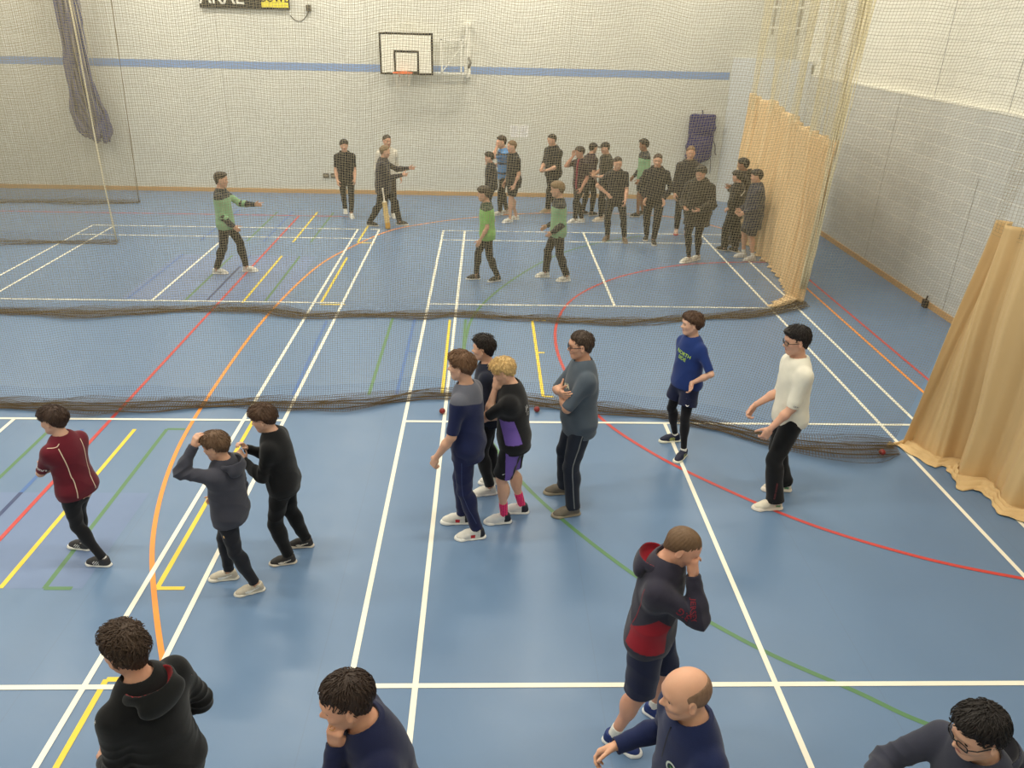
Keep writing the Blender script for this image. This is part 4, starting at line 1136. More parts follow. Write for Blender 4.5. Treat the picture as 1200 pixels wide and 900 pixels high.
def bag():
    cx, cy = 6.27, 10.12; P = [bx((0, 0, 1.62), (.31, .10, .50), rd=.05, k=.03), el((-.06, -.06, 1.35), (.30, .10, .26), k=.06), el((.06, -.05, 1.8), (.28, .08, .2), k=.05), el((-.02, -.04, 1.12), (.33, .10, .16), k=.05)]
    o = organic('kit_bag', P, .014, [mat('bag_navy', (48, 46, 96), .7, bump=.3, bscale=40, var=.15)], None, lambda V: .012*wav(V, 4, 14)+.008*np.abs(wav(V, 6, 30)))
    o.location = (cx, cy, 0); tag(o, 'navy blue kit bag hanging flat on the back wall by the corner panel', 'bag'); o['kind'] = 'thing'
    MB().tube([(0, .03, 2.0), (0, .10, 2.2)], .012, 6).build('hanging_loop', plain('strap_navy', (44, 42, 74), .8), o, True)
    b = MB(); b.tube(spline([(.25, -.06, 1.6), (.36, -.08, 1.4), (.40, -.06, 1.2), (.44, -.05, 1.16)], 6), .014, 6); b.build('strap', plain('strap_navy', (44, 42, 74), .8), o, True); b = MB(); b.tube(spline([(.2, -.08, 1.3), (.3, -.1, 1.0), (.33, -.07, .7)], 6), .008, 6)
    b.build('strap', plain('strap_navy', (44, 42, 74), .8), o, True)
bag()
# ---------- balls lying against the near net
def ball(x, y, lab, seam=0, z=.036):
    P = [el((0, 0, 0), (.036, .036, .036))]
    o = organic('cricket_ball', P, .004, [mat('ball_red', (128, 36, 34), .35, coat=.3, var=.1)], None); o.location = (x, y, z); tag(o, lab, 'ball', 'red cricket balls lying by the near net'); o['kind'] = 'thing'
    MB().tube([(.0362*math.cos(t), .0362*math.sin(t)*math.cos(.7), .0362*math.sin(t)*math.sin(.7)) for t in np.linspace(0, 6.283, 30, endpoint=False)], .0012, 4, closed=True).build('seam', plain('ball_seam', (200, 180, 150), .7), o)
ball(5.27, -2.76, 'red cricket ball at the tip of the near beige canvas', z=.07)
ball(.45, -1.80, 'red cricket ball on the net hem beside the boy in navy with grey shoulders')
ball(1.57, -1.74, 'red cricket ball on the net hem between blond boy and folded-arms man')
# small dark clamp on the side skirting
o = MB().box(8.24, 8.30, 2.10, 2.20, 0, .13).tube([(8.27, 2.15, .13), (8.28, 2.14, .2)], .012, 6).build('floor_clamp', plain('clamp_dark', (50, 42, 34), .5)); tag(o, 'small dark clamp standing on the floor against the skirting of the side wall', 'clamp'); o['kind'] = 'thing'
# cricket bat standing in front of the man who points
def bat():
    P = [bx((0, 0, .30), (.052, .016, .29), rd=.012, k=.01), el((0, .014, .16), (.045, .024, .16), k=.03), rc((0, 0, .56), (0, 0, .62), .03, .017, .02), rc((0, 0, .6), (0, 0, .87), .0165, .0165, .01)]
    o = organic('cricket_bat', P, .006, [mat('willow', (214, 184, 126), .5, var=.1), plain('bat_grip', (235, 225, 205), .7), plain('bat_toe', (200, 150, 60), .6)], None,
                mfun=lambda c, n: np.where(c[:, 2] > .58, 1, np.where(c[:, 2] < .14, 2, 0)))
    o.location = (-1.17, 6.72, .002); o.rotation_euler = (math.radians(-3), math.radians(-5), .2); tag(o, 'wooden cricket bat standing upright in front of the pointing man', 'bat'); o['kind'] = 'thing'
bat()

# ---------- camera
cam = bpy.data.cameras.new('camera'); co = bpy.data.objects.new('camera', cam); C.objects.link(co)
yaw, pitch, roll = .0378, .4454, .0251
cy_, sy_, cp_, sp2 = math.cos(yaw), math.sin(yaw), math.cos(pitch), math.sin(pitch)
fw = Vector((sy_*cp_, cy_*cp_, -sp2)); ri = Vector((cy_, -sy_, 0)); up = ri.cross(fw)
r2 = ri*math.cos(roll)+up*math.sin(roll); u2 = -ri*math.sin(roll)+up*math.cos(roll)
M4 = Matrix((r2, u2, -fw)).transposed().to_4x4(); M4.translation = Vector((.9544, -9.9766, 4.3019)); co.matrix_world = M4
cam.sensor_width = 36; cam.lens = 914.3/1200*36; cam.clip_start = .05; cam.clip_end = 100
bpy.context.scene.camera = co
w = bpy.data.worlds.new('world'); bpy.context.scene.world = w; w.use_nodes = True
w.node_tree.nodes['Background'].inputs[0].default_value = (.8, .85, .9, 1); w.node_tree.nodes['Background'].inputs[1].default_value = .05
vs = bpy.context.scene.view_settings; vs.view_transform = 'Standard'; vs.look = 'None'; vs.gamma = 1; vs.use_curve_mapping = False; vs.exposure = EXPO
bpy.context.scene.cycles.use_denoising = True
bpy.context.scene.cycles.max_bounces = 6; bpy.context.scene.cycles.diffuse_bounces = 4
# ------------------------------------------------------------------ everybody in the hall
def loc(s, c): return (c-s.P)@s.Q/s.H          # position on the torso in body heights: x right, y forward, z up from the hips
NV = .0045
BLK = (22, 22, 25); NAVY = (24, 30, 52)
WHS = dict(col=(222, 218, 208), sole=(236, 232, 224), lacec=(170, 166, 158), cols=[(176, 172, 164)])

def p1():
    f = Fig(H=1.46, kid=True, face=152, shift=(0, -.02), feet=[(-2.30, -4.59, 172), (-2.56, -4.36, 165)], lean=4, head=(22, 6, 4), bw=.98,
            L=dict(to=(-.13, .085, -.13), hint=(.5, .6, -1), d=(-1, -.2, .1), t=(0, .2, 1), curl=.3), R=dict(to=(-.14, .105, -.10), hint=(.5, .6, -1), d=(-1, -.3, .1), t=(0, .2, 1), curl=.3))
    f.build('boy in maroon t-shirt with cream piping, arms folded, black trousers', vox=NV, det=1, skinc=(214, 170, 146), hair=dict(style='mop', col=(58, 40, 30), back=(-.26, -.42), t=.07, strands=300, lift=.25),
            top=dict(type='tee', col=(98, 26, 40), sleeve=.88, ease=.012, loose=.008, hem=-.045), bottom=dict(col=(26, 27, 31), ease=.009, ankle=.025, len=.97),
            shoes=dict(col=(56, 54, 54), sole=(236, 234, 228), sock=(236, 234, 230), lacec=(60, 58, 58), mfun=lambda s, c, n: ((np.abs(c[:, 0]) > .05) & (np.abs(((c[:, 1]+c[:, 2]*.9)*100) % 8) < 3) & (c[:, 1] > -.12) & (c[:, 1] < .10) & (c[:, 2] > .10) & (c[:, 2] < .25)).astype(int), cols=[(240, 240, 236)]))
    H = f.H; g = lambda x, y, z: f.P+f.Q@np.array([x*H, y*H, z*H])
    for sg in (-1, 1):
        f.line(f.topo, [g(sg*.062, -.05, .275), g(sg*.070, -.09, .22), g(sg*.066, -.10, .12), g(sg*.058, -.11, .03), g(sg*.062, -.11, -.04)], .007, (222, 200, 178))
    f.line(f.topo, [g(-.10, -.02, .285), g(-.07, -.05, .29), g(-.05, -.05, .30)], .006, (222, 200, 178))
    S, E_, W, d, t, A = f.arms['L']; u = nrm(E_-S)
    f.decal(f.topo, S+u*.115*H, np.array([-1, -.15, 0.]), -u, 'Gunn', .042, (232, 226, 220))
def p2():
    f = Fig(H=1.43, kid=True, face=172, feet=[(-.94, -4.94, 200), (-1.20, -4.77, 185)], lean=-2, head=(10, 14, 0), shift=(.03, .02), twist=-8,
            L=dict(head=(-.20, .64, .24), hint=(.5, .8, -.6), d=(-.1, -.3, 1), t=(.3, -.8, .2), curl=.35), R=dict(to=(.0, .12, -.24), hint=(.2, -1, -.2), curl=.5))
    f.build('boy in charcoal hooded sweatshirt holding one hand up to his forehead', vox=NV, det=1, skinc=(212, 166, 140), hair=dict(style='mop', col=(98, 74, 54), seed=4, t=.055, back=(-.24, -.42), strands=300, lift=.35),
            top=dict(type='hoodie', col=(62, 63, 74), ease=.018, loose=.016, hem=-.06, sease=.018, hood=False, hoodsep=((62, 63, 74), (50, 51, 60)), fold=.007, rib=True),
            bottom=dict(col=(30, 32, 40), ease=.013, ankle=.030, len=.94), shoes=dict(col=(202, 192, 174), sole=(228, 222, 208), size=1.1, cols=[(242, 240, 234)], lacec=(235, 230, 220)))
    K = f.legs['L'][1]; f.decal(f.boto, f.legs['L'][0]*.55+K*.45, (-1, .3, 0), (0, 0, 1), polys=([(-.006, -.012), (.006, -.012), (.006, .012), (-.006, .012)], [(0, 1, 2, 3)]), col=(220, 180, 120), name='badge')
def p3():
    f = Fig(H=1.46, kid=True, face=176, feet=[(-.76, -4.57, 190), (-.66, -4.33, 180)], lean=7, head=(8, 12, 0), shift=(0, .05),
            L=dict(to=(-.05, .165, -.11), hint=(.5, -.4, -1), d=(-.3, .5, .9), t=(-.6, -.6, .5), curl=.55), R=dict(to=(-.07, .17, -.07), hint=(.5, -.4, -1), d=(-.3, .3, .9), t=(-.6, -.6, .5), curl=.55))
    f.build('boy in plain black sweatshirt and black joggers touching his hands together in front', vox=NV, det=1, skinc=(214, 170, 146), hair=dict(style='mop', col=(74, 52, 36), seed=8, t=.07, back=(-.22, -.42), strands=300, lift=.5),
            top=dict(type='long', col=(17, 18, 21), ease=.017, loose=.014, hem=-.055, sease=.016, rib=True, fold=.006), bottom=dict(col=(14, 15, 18), ease=.020, ankle=.034, len=.96, fold=.008),
            shoes=dict(col=(52, 48, 46), sole=(214, 202, 186), cols=[(226, 216, 200)], sock=(26, 26, 28), lacec=(90, 84, 78)))
    H = f.H; sh = [o for o in f.root.children if o.name.startswith('shoe')]
def p4():
    def mf(s, c, nn):
        q = loc(s, c); a = ((q[:, 2] > .250+.10*np.abs(q[:, 0])) | ((q[:, 1] < -.0) & (q[:, 2] > .225+.30*np.abs(q[:, 0])))); return a.astype(int)
    f = Fig(H=1.79, face=158, feet=[(.83, -4.21, 188), (.69, -3.97, 178)], lean=2, head=(10, 4, 0), bw=.9, shift=(0, .01),
            L=dict(to=(.04, .10, -.295), hint=(.3, -1, 0), d=(-.1, .35, -1), t=(-.4, 1, .2), curl=.5), R=dict(to=(.02, .02, -.32), curl=.4))
    f.build('tall boy in navy t-shirt with grey shoulders and navy trousers, back half turned', vox=NV, det=1, skinc=(214, 168, 142), hair=dict(style='mop', col=(104, 76, 54), seed=5, t=.04, back=(-.28, -.42), front=(.22, .36), strands=300, lift=.35),
            top=dict(type='tee', col=(28, 36, 74), cols=[(92, 94, 106)], sleeve=.92, ease=.011, loose=.012, hem=-.075, mfun=mf), bottom=dict(col=(26, 32, 70), ease=.014, ankle=.031, len=.97),
            shoes=dict(col=(226, 222, 214), sole=(238, 236, 230), cols=[(190, 40, 48), (40, 40, 46)], sock=(30, 32, 44), lacec=(236, 232, 226),
                       mfun=lambda s, c, n: np.where((c[:, 1] > -.14) & (c[:, 1] < -.0) & (c[:, 2] > .08) & (np.abs(c[:, 0]) > .03) & (c[:, 2] < .2), 1, np.where(c[:, 1] < -.30, 2, 0))))
    H = f.H; g = lambda x, y, z: f.P+f.Q@np.array([x*H, y*H, z*H])
    f.line(f.topo, [g(-.10, .02, .24), g(-.10, .03, .17), g(-.09, .04, .08)], .006, (84, 88, 104))
    for n in 'LR': bvn = f.legs[n]; f.line(f.boto, [bvn[0]+np.array([-.1, -.02, -.1]), bvn[1]+np.array([-.08, -.02, 0]), bvn[2]+np.array([-.06, -.02, .1])], .006, (62, 70, 110)) if n == 'L' else None
def p5():
    f = Fig(H=1.64, shift=(0, .05), face=176, feet=[(.95, -3.50, 188), (1.02, -3.30, 178)], lean=3, head=(-4, 2, 0), bw=.92, L=dict(to=(.03, .08, -.29)), R=dict(to=(.03, .08, -.29)))
    f.build('dark-haired boy in navy and black standing close behind the two boys, mostly hidden', vox=.006, det=1, skinc=(210, 164, 138), hair=dict(style='quiff', col=(36, 28, 24), seed=6, strands=260, lift=1., topv=.05, t=.045),
            top=dict(type='long', col=(26, 30, 46), ease=.013, loose=.012, fold=.006), bottom=dict(col=(20, 21, 26), ease=.012, ankle=.03, len=.95), shoes=dict(col=(224, 220, 212), sole=(236, 232, 226), lacec=(236, 232, 226)))
def p6():
    def mf(s, c, nn):
        q = loc(s, c); sd = np.abs(nn@s.Q[:, 0]) > .45
        return (sd & (np.abs(q[:, 0]) > .055) & (q[:, 2] < .155) & (q[:, 2] > .02) & (q[:, 1] > -.035+.25*(q[:, 2]-.1)) & (q[:, 1] < .03+.2*q[:, 2])).astype(int)
    def mb_(s, c, nn):
        h = s.legs['L'][0]; q = (c-h)/s.H; return ((q[:, 2] < -.03+.6*(q[:, 1]+.01)) & (np.abs(q[:, 1]) < .035) & (np.abs(nn[:, 0]) > .6)).astype(int)
    f = Fig(H=1.66, face=172, feet=[(1.08, -3.97, 186), (1.25, -3.80, 176)], lean=6, head=(6, 26, 0), bw=1.03, belly=.012,
            L=dict(head=(-.06, .60, -.52), hint=(.25, .2, -1), d=(.1, -.15, 1), t=(.5, -.6, .2), curl=.7), R=dict(to=(-.02, .14, -.2), hint=(.2, -1, -.4), curl=.5))
    sk = dict(col=(222, 222, 222), sole=(232, 230, 226), sock=(236, 60, 120), sock2=(40, 20, 30), sockh=.085, lacec=(236, 234, 230), cols=[(40, 42, 52)], mfun=lambda s, c, n: (c[:, 1] < -.22).astype(int),
              sockf=lambda c, n: ((np.sin(c[:, 2]*420) > .55) & (np.sin(c[:, 1]*300) > .2)).astype(int))
    f.build('blond boy in black kit with purple panels and pink socks, hand on face', vox=NV, det=1, skinc=(222, 176, 150), hair=dict(style='curly', col=(198, 166, 112), seed=7, t=.035, strands=260, lift=.6, front=(.25, .36), back=(-.26, -.42)),
            top=dict(type='tee', col=(24, 24, 27), cols=[(112, 88, 168)], sleeve=.95, ease=.015, loose=.018, hem=-.05, mfun=mf), bottom=dict(type='shorts', col=(26, 26, 31), cols=[(112, 88, 168)], len=.86, ease=.014, mfun=mb_), shoes=sk)
    H = f.H; g = lambda x, y, z: f.P+f.Q@np.array([x*H, y*H, z*H])
    f.decal(f.topo, g(-.035, -.07, .20), f.Q@np.array([-.25, -1, 0]), f.Q[:, 2], 'JA', .06, (200, 200, 200)); f.decal(f.topo, g(-.035, -.07, .165), f.Q@np.array([-.25, -1, 0]), f.Q[:, 2], '12', .045, (200, 200, 200))
    f.decal(f.boto, f.legs['L'][0]*.3+f.legs['L'][1]*.7+np.array([-.08, 0, 0]), (-1, .1, 0), (0, 0, 1), polys=([(-.014, -.002), (.0, .004), (.016, .012), (.004, .0), (-.004, -.006)], [(0, 1, 2, 3, 4)]), col=(230, 230, 230), name='emblem')
def specs(f, col=(24, 22, 24), rd=.0028):
    h = f.hh; M = f.HM; g = lambda x, y, z: f.hc+M@(np.array([x, y, z])*h); mb = MB()
    for sx in (-1, 1):
        c = np.array([sx*.145, .385, -.005]); pts = []
        for t in np.linspace(0, 2*math.pi, 20, endpoint=False):
            x = math.cos(t); z = math.sin(t); s_ = (abs(x)**4+abs(z)**4)**-.25
            pts.append(g(c[0]+.115*x*s_*.92, c[1]-abs(c[0]+.115*x*s_-0)*.22+.05, c[2]+.075*z*s_*.92))
        mb.tube(pts, rd, 6, closed=True)
        mb.tube([g(sx*.26, .375, .02), g(sx*.335, .25, .025), g(sx*.362, .02, .03), g(sx*.352, -.06, -.02)], rd, 6)
    mb.tube([g(-.03, .43, .01), g(0, .445, .02), g(.03, .43, .01)], rd, 6)
    o = mb.build('glasses', plain('glasses_frame', col, .35), f.root, True)
    m = bpy.data.materials.get('lens_glass')
    if not m:
        m = bpy.data.materials.new('lens_glass'); m.use_nodes = True; b = m.node_tree.nodes['Principled BSDF']; b.inputs['Transmission Weight'].default_value = 1; b.inputs['Roughness'].default_value = .02; b.inputs['IOR'].default_value = 1.02
    for sx in (-1, 1):
        V = [g(sx*.145+.10*x, .435-abs(sx*.145+.10*x)*.22, -.005+.065*z) for x, z in ((-1, -.8), (-.8, -1), (.8, -1), (1, -.8), (1, .8), (.8, 1), (-.8, 1), (-1, .8))]
        b = MB(); b.add(V, [tuple(range(8))]); b.build('lens', m, o)
def p7():
    f = Fig(H=1.80, face=186, feet=[(1.73, -3.85, 192), (1.68, -3.47, 180)], lean=0, head=(-2, 4, 0), bw=1.04, belly=.02, shift=(0, -.06),
            L=dict(to=(-.14, .10, -.12), hint=(.4, .6, -1), d=(-1, -.3, .1), t=(0, .2, 1), curl=.3), R=dict(to=(-.15, .12, -.085), hint=(.4, .6, -1), d=(-1, -.3, .1), t=(0, .3, 1), curl=.3))
    f.build('man with glasses in grey-blue t-shirt standing with arms folded', vox=NV, det=1, skinc=(206, 158, 132), hair=dict(style='short', col=(66, 52, 42), seed=9, strands=240, lift=.2, front=(.33, .30), t=.028),
            top=dict(type='tee', col=(76, 86, 98), sleeve=1.0, ease=.016, loose=.020, hem=-.07, fold=.006), bottom=dict(col=(30, 36, 50), cols=[(104, 108, 114)], ease=.016, ankle=.040, len=1.02, mfun=None),
            shoes=dict(col=(112, 104, 92), sole=(150, 140, 122), lacec=(90, 84, 76)), extra=specs)
    H = f.H; hip, K, A_ = f.legs['L']
    f.line(f.boto, [hip+np.array([-.14, -.01, .03]), (hip+K)/2+np.array([-.12, 0, 0]), K+np.array([-.1, 0, 0]), A_+np.array([-.1, 0, .02])], .010, (112, 116, 120), name='side_stripe')
    g = lambda x, y, z: f.P+f.Q@np.array([x*H, y*H, z*H])
    f.decal(f.topo, g(-.02, .09, .195), f.Q@np.array([-.15, 1, 0.1]), f.Q@np.array([.3, 0, 1]), 'WA', .07, (206, 204, 176), name='chest_print')
def p8():
    f = Fig(H=1.58, kid=True, face=207, feet=[(3.06, -2.80, 232), (3.02, -2.42, 185)], lean=-2, head=(-24, 3, 0), bw=.95, shift=(.02, .0),
            L=dict(at=(-.098, .045, .035), hint=(1, -.35, -.1), d=(.9, .5, -.35), t=(.2, -.3, 1), curl=.25), R=dict(to=(.02, -.04, -.31)))
    sh = dict(col=(30, 34, 58), sole=(226, 224, 206), sock=(236, 234, 228), sockh=.02, lacec=(60, 64, 88), cols=[(214, 222, 130)], mfun=lambda s, c, n: ((np.abs(((c[:, 1]+c[:, 2]*.9)*100) % 9) < 3.4) & (c[:, 1] > -.18) & (c[:, 1] < .06) & (c[:, 2] > .09) & (c[:, 2] < .24) & (np.abs(c[:, 0]) > .04)).astype(int))
    def both(f):
        f.bottom(dict(type='shorts', col=(28, 34, 62), len=.62, ease=.022, flare=.010), NV)
        hip, K, A_ = f.legs['L']
        f.decal(f.boto, hip*.5+K*.5+np.array([-.05, .03, 0]), (-.6, 1, 0), (.1, 0, 1), polys=([(-.022, .010), (-.012, .012), (.002, .002), (.018, .010), (.010, -.004), (.004, -.016), (-.002, -.006)], [(0, 1, 2, 3, 4, 5, 6)]), col=(232, 232, 232), name='emblem')
    f.build('boy in royal blue t-shirt with yellow print, hand on hip, black leggings', vox=NV, det=1, skinc=(218, 174, 150), hair=dict(style='mop', col=(78, 56, 40), seed=3, t=.04, strands=240, lift=.3, front=(.24, .36), back=(-.24, -.42)),
            top=dict(type='tee', col=(30, 52, 112), sleeve=.9, ease=.014, loose=.018, hem=-.03), bottom=dict(type='leggings', col=(20, 21, 27), ease=.004, tight=1, ankle=.020, len=.93, fold=.001), shoes=sh, extra=both)
    H = f.H; g = lambda x, y, z: f.P+f.Q@np.array([x*H, y*H, z*H]); n = f.Q@np.array([-.35, 1, .05])
    f.decal(f.topo, g(-.015, .07, .215), n, f.Q@np.array([-.2, 0, 1]), 'NORTH', .052, (176, 212, 70), name='chest_print'); f.decal(f.topo, g(-.01, .07, .183), n, f.Q@np.array([-.2, 0, 1]), 'SIDE', .052, (176, 212, 70), name='chest_print')
def p9():
    f = Fig(H=1.85, face=184, feet=[(3.70, -3.73, 184), (3.90, -3.40, 176)], lean=3, head=(-4, 6, 0), bw=.90, shift=(.0, .05),
            L=dict(to=(.01, .13, -.285), hint=(.15, -1, -.25), d=(-.15, .30, -1), t=(-.3, 1, .3), curl=.45), R=dict(to=(-.0, .14, -.25), hint=(.15, -1, -.5), d=(-.2, .5, -.9), t=(-.3, .8, .5), curl=.55))
    f.build('young man with glasses in white polo shirt and black tracksuit trousers', vox=NV, det=1, skinc=(212, 164, 140), hair=dict(style='quiff', col=(34, 27, 25), seed=11, strands=260, lift=.3, topv=.03, t=.045, front=(.26, .37), back=(-.30, -.40)),
            top=dict(type='polo', col=(226, 222, 208), sleeve=1.0, ease=.013, loose=.014, hem=-.035, sease=.016), bottom=dict(col=(18, 19, 22), ease=.020, ankle=.046, len=1.0, fold=.008),
            shoes=dict(col=(222, 214, 196), sole=(236, 226, 212), lacec=(236, 230, 218), soleh=.024, size=1.05, cols=[(110, 160, 110)], mfun=lambda s, c, n: ((c[:, 1] > -.34) & (c[:, 1] < -.2) & (c[:, 2] > .12) & (c[:, 2] < .2)).astype(int)), extra=lambda s: specs(s, (34, 24, 24)))
    S, E_, W, d, t, A = f.arms['L']; u = nrm(E_-S)
    f.decal(f.topo, S+u*.155*f.H, (-1, 0, 0), -u, 'GRAY', .022, (90, 90, 100)); hip, K, A_ = f.legs['L']
    f.decal(f.boto, K*.35+A_*.65, (-1, .25, 0), (1e-3, 1, .0), 'RUGBY ACADEMY', .022, (120, 54, 60))
def p10():
    def mf(s, c, nn):
        q = loc(s, c); return ((np.abs(q[:, 0]) > .045) & (q[:, 2] < .145-.9*np.abs(q[:, 1]-.02)) & (q[:, 2] > .0) & (np.abs(q[:, 1]) < .075) & (np.abs(nn@s.Q[:, 0]) > .5)).astype(int)
    f = Fig(H=1.72, face=-22, feet=[(2.16, -6.22, -40), (1.86, -6.44, -32)], lean=6, head=(0, 30, 0), bw=1.10, shift=(0, .03),
            R=dict(head=(.26, .62, -.34), hint=(.35, .2, -1), d=(-.2, -.2, 1), t=(-.4, -.8, .1), curl=.62), L=dict(to=(.0, -.02, -.31), curl=.5))
    f.build('man in navy and red hooded sweatshirt with a hand over his eyes', vox=.0042, det=2, skinc=(214, 160, 134), hair=dict(style='buzz', col=(104, 80, 58), seed=2, t=.022, front=(.30, .36), topv=.03, amp=.006),
            top=dict(type='hoodie', col=(48, 46, 60), cols=[(140, 30, 44)], ease=.020, loose=.010, hem=-.05, sease=.018, hood=False, hoodsep=((48, 46, 60), (150, 30, 44)), mfun=mf, fold=.008, rib=True),
            bottom=dict(type='shorts', col=(28, 34, 62), len=.92, ease=.020, fold=.010), shoes=dict(col=(36, 52, 110), sole=(226, 226, 226), sock=(226, 224, 218), sockh=.045, lacec=(230, 230, 230), cols=[(222, 222, 226)], mfun=lambda s, c, n: ((np.abs(c[:, 1]) < .03) | (c[:, 2] < .09)).astype(int)))
    S, E_, W, d, t, A = f.arms['R']; u = nrm(E_-S); v = nrm(W-E_)
    f.decal(f.topo, S*.35+E_*.65, (1, .1, .35), np.cross(u, (1, 0, 0)), 'BIG', .060, (128, 34, 50), name='sleeve_print')
    f.decal(f.topo, E_*.6+W*.4, (1, -.1, -.1), np.cross(v, (1, 0, 0)), 'JERSEY', .040, (128, 34, 50), name='sleeve_print')
    f.line(f.topo, [S+np.array([.02, -.06, .02]), S+np.array([.03, -.1, -.05]), f.P+f.Q@np.array([.08*f.H, -.07*f.H, .05*f.H])], .006, (140, 34, 50))
def badge(f, tgt, pos, nor, up, r, ring, inner, col3):
    k = 24; c = [(r*math.cos(a), r*math.sin(a)) for a in np.linspace(0, 2*math.pi, k, endpoint=False)]
    V = c+[(x*.72, y*.72) for x, y in c]; F = [(i, (i+1) % k, k+(i+1) % k, k+i) for i in range(k)]
    f.decal(tgt, pos, nor, up, polys=(V, F), col=ring, name='badge_ring')
    f.decal(tgt, pos, nor, up, polys=([(x*.5, y*.5) for x, y in c], [tuple(range(k))]), col=inner, name='badge_centre')
    f.decal(tgt, pos, nor, up, polys=([(-r*.2, -r*.55), (r*.2, -r*.55), (r*.1, 0), (r*.25, r*.5), (0, r*.2), (-r*.25, r*.5), (-r*.1, 0)], [tuple(range(7))]), col=col3, name='badge_figure', off=.0025)
def p11():
    f = Fig(H=1.745, face=194, feet=[(1.89, -7.62, 200), (1.83, -7.36, 190)], lean=5, head=(-10, 8, 0), bw=1.04, belly=.012, hs=.141, shift=(0, -.02),
            L=dict(to=(.01, .25, -.15), hint=(.5, -.6, -1), d=(-.3, .9, .0), t=(-.4, .2, 1), curl=.6), R=dict(to=(.05, .13, -.19), hint=(.2, -1, -.3), d=(.2, .8, -.5), t=(-.4, .4, .8), curl=.45))
    f.build('bald man in navy zip-neck top with round green badge on the chest', vox=.0042, det=2, skinc=(214, 164, 136), hair=dict(style='bald', col=(128, 100, 80), vox=.003), face='brow',
            top=dict(type='jacket', col=(26, 36, 74), ease=.014, loose=.018, hem=-.05, sease=.014, fold=.007), bottom=dict(col=(24, 28, 44), ease=.014, ankle=.035), shoes=WHS)
    H = f.H; g = lambda x, y, z: f.P+f.Q@np.array([x*H, y*H, z*H])
    badge(f, f.topo, g(-.045, .09, .205), f.Q@np.array([-.25, 1, .25]), f.Q[:, 2], .034, (196, 206, 200), (30, 60, 50), (96, 170, 96))
    f.line(f.topo, [f.nb+f.Q@np.array([0, .06*H, .02*H]), f.nb+f.Q@np.array([0, .08*H, -.03*H]), f.nb+f.Q@np.array([0, .09*H, -.09*H])], .008, (14, 18, 36), name='zip')
def p12():
    f = Fig(H=1.735, face=150, feet=[(-.74, -7.34, 155), (-.60, -7.10, 140)], lean=5, head=(4, 8, 0), bw=.96, bd=1.04, shift=(0, 0),
            L=dict(to=(-.01, .12, -.25), hint=(.4, -1, -.1)), R=dict(to=(.05, .10, -.26), hint=(.4, -1, -.1)))
    f.build('person in black jacket with red lined hood seen from behind, brown tousled hair', vox=.0042, det=2, skinc=(206, 156, 130), hair=dict(style='quiff', col=(66, 50, 38), seed=12, strands=620, lift=.75, topv=.05, t=.05, amp=.026, vox=.003, back=(-.34, -.42)),
            top=dict(type='jacket', hood=False, col=(17, 18, 20), ease=.018, loose=.016, hem=-.06, sease=.018, hoodsep=((18, 20, 21), (140, 24, 34)), fold=.008), bottom=dict(col=BLK, ease=.014, ankle=.035), shoes=WHS)
    S, E_, W, d, t, A = f.arms['L']; f.decal(f.topo, S+np.array([-.02, .02, -.015]), (-.8, .2, .6), (0, 1, 1), 'GM', .02, (190, 190, 190))
def p13():
    f = Fig(H=1.80, face=200, hs=.14, feet=[(.48, -7.66, 200), (.44, -7.39, 190)], lean=13, head=(-4, 8, 0), bw=1.04, shift=(0, -.02),
            L=dict(head=(-.10, .40, -.80), hint=(.5, .1, -1), d=(.30, .05, 1), t=(.6, -.7, .2), curl=.6), R=dict(to=(-.12, .12, -.16), hint=(.5, -.5, -1), d=(-1, .2, .1), t=(0, .2, 1), curl=.4))
    f.build('short-haired man in navy top leaning forward with one hand at his chin', vox=.0042, det=2, skinc=(212, 158, 130), hair=dict(style='short', strands=420, lift=.25, col=(52, 38, 30), seed=13, t=.035, front=(.27, .34), vox=.003, amp=.014, back=(-.30, -.40)),
            top=dict(type='jacket', col=(24, 30, 62), ease=.018, loose=.018, hem=-.05, sease=.016, fold=.007), bottom=dict(col=(24, 28, 44), ease=.014, ankle=.035), shoes=WHS)
    H = f.H; g = lambda x, y, z: f.P+f.Q@np.array([x*H, y*H, z*H])
    badge(f, f.topo, g(-.045, .09, .20), f.Q@np.array([-.3, 1, .2]), f.Q[:, 2], .034, (170, 186, 180), (30, 60, 50), (96, 160, 96))
    S, E_, W, d, t, A = f.arms['L']; tt = np.linspace(0, 2*math.pi, 16, endpoint=False); b = W+d*.066*H+t*(-.006*H); r = .0098
    pn = nrm(np.cross(t, d)); MB().tube([b+t*r*math.cos(a)+pn*r*math.sin(a) for a in tt], .0016, 6, closed=True).build('ring', plain('gold', (230, 190, 110), .25, metal=1), f.root, True)
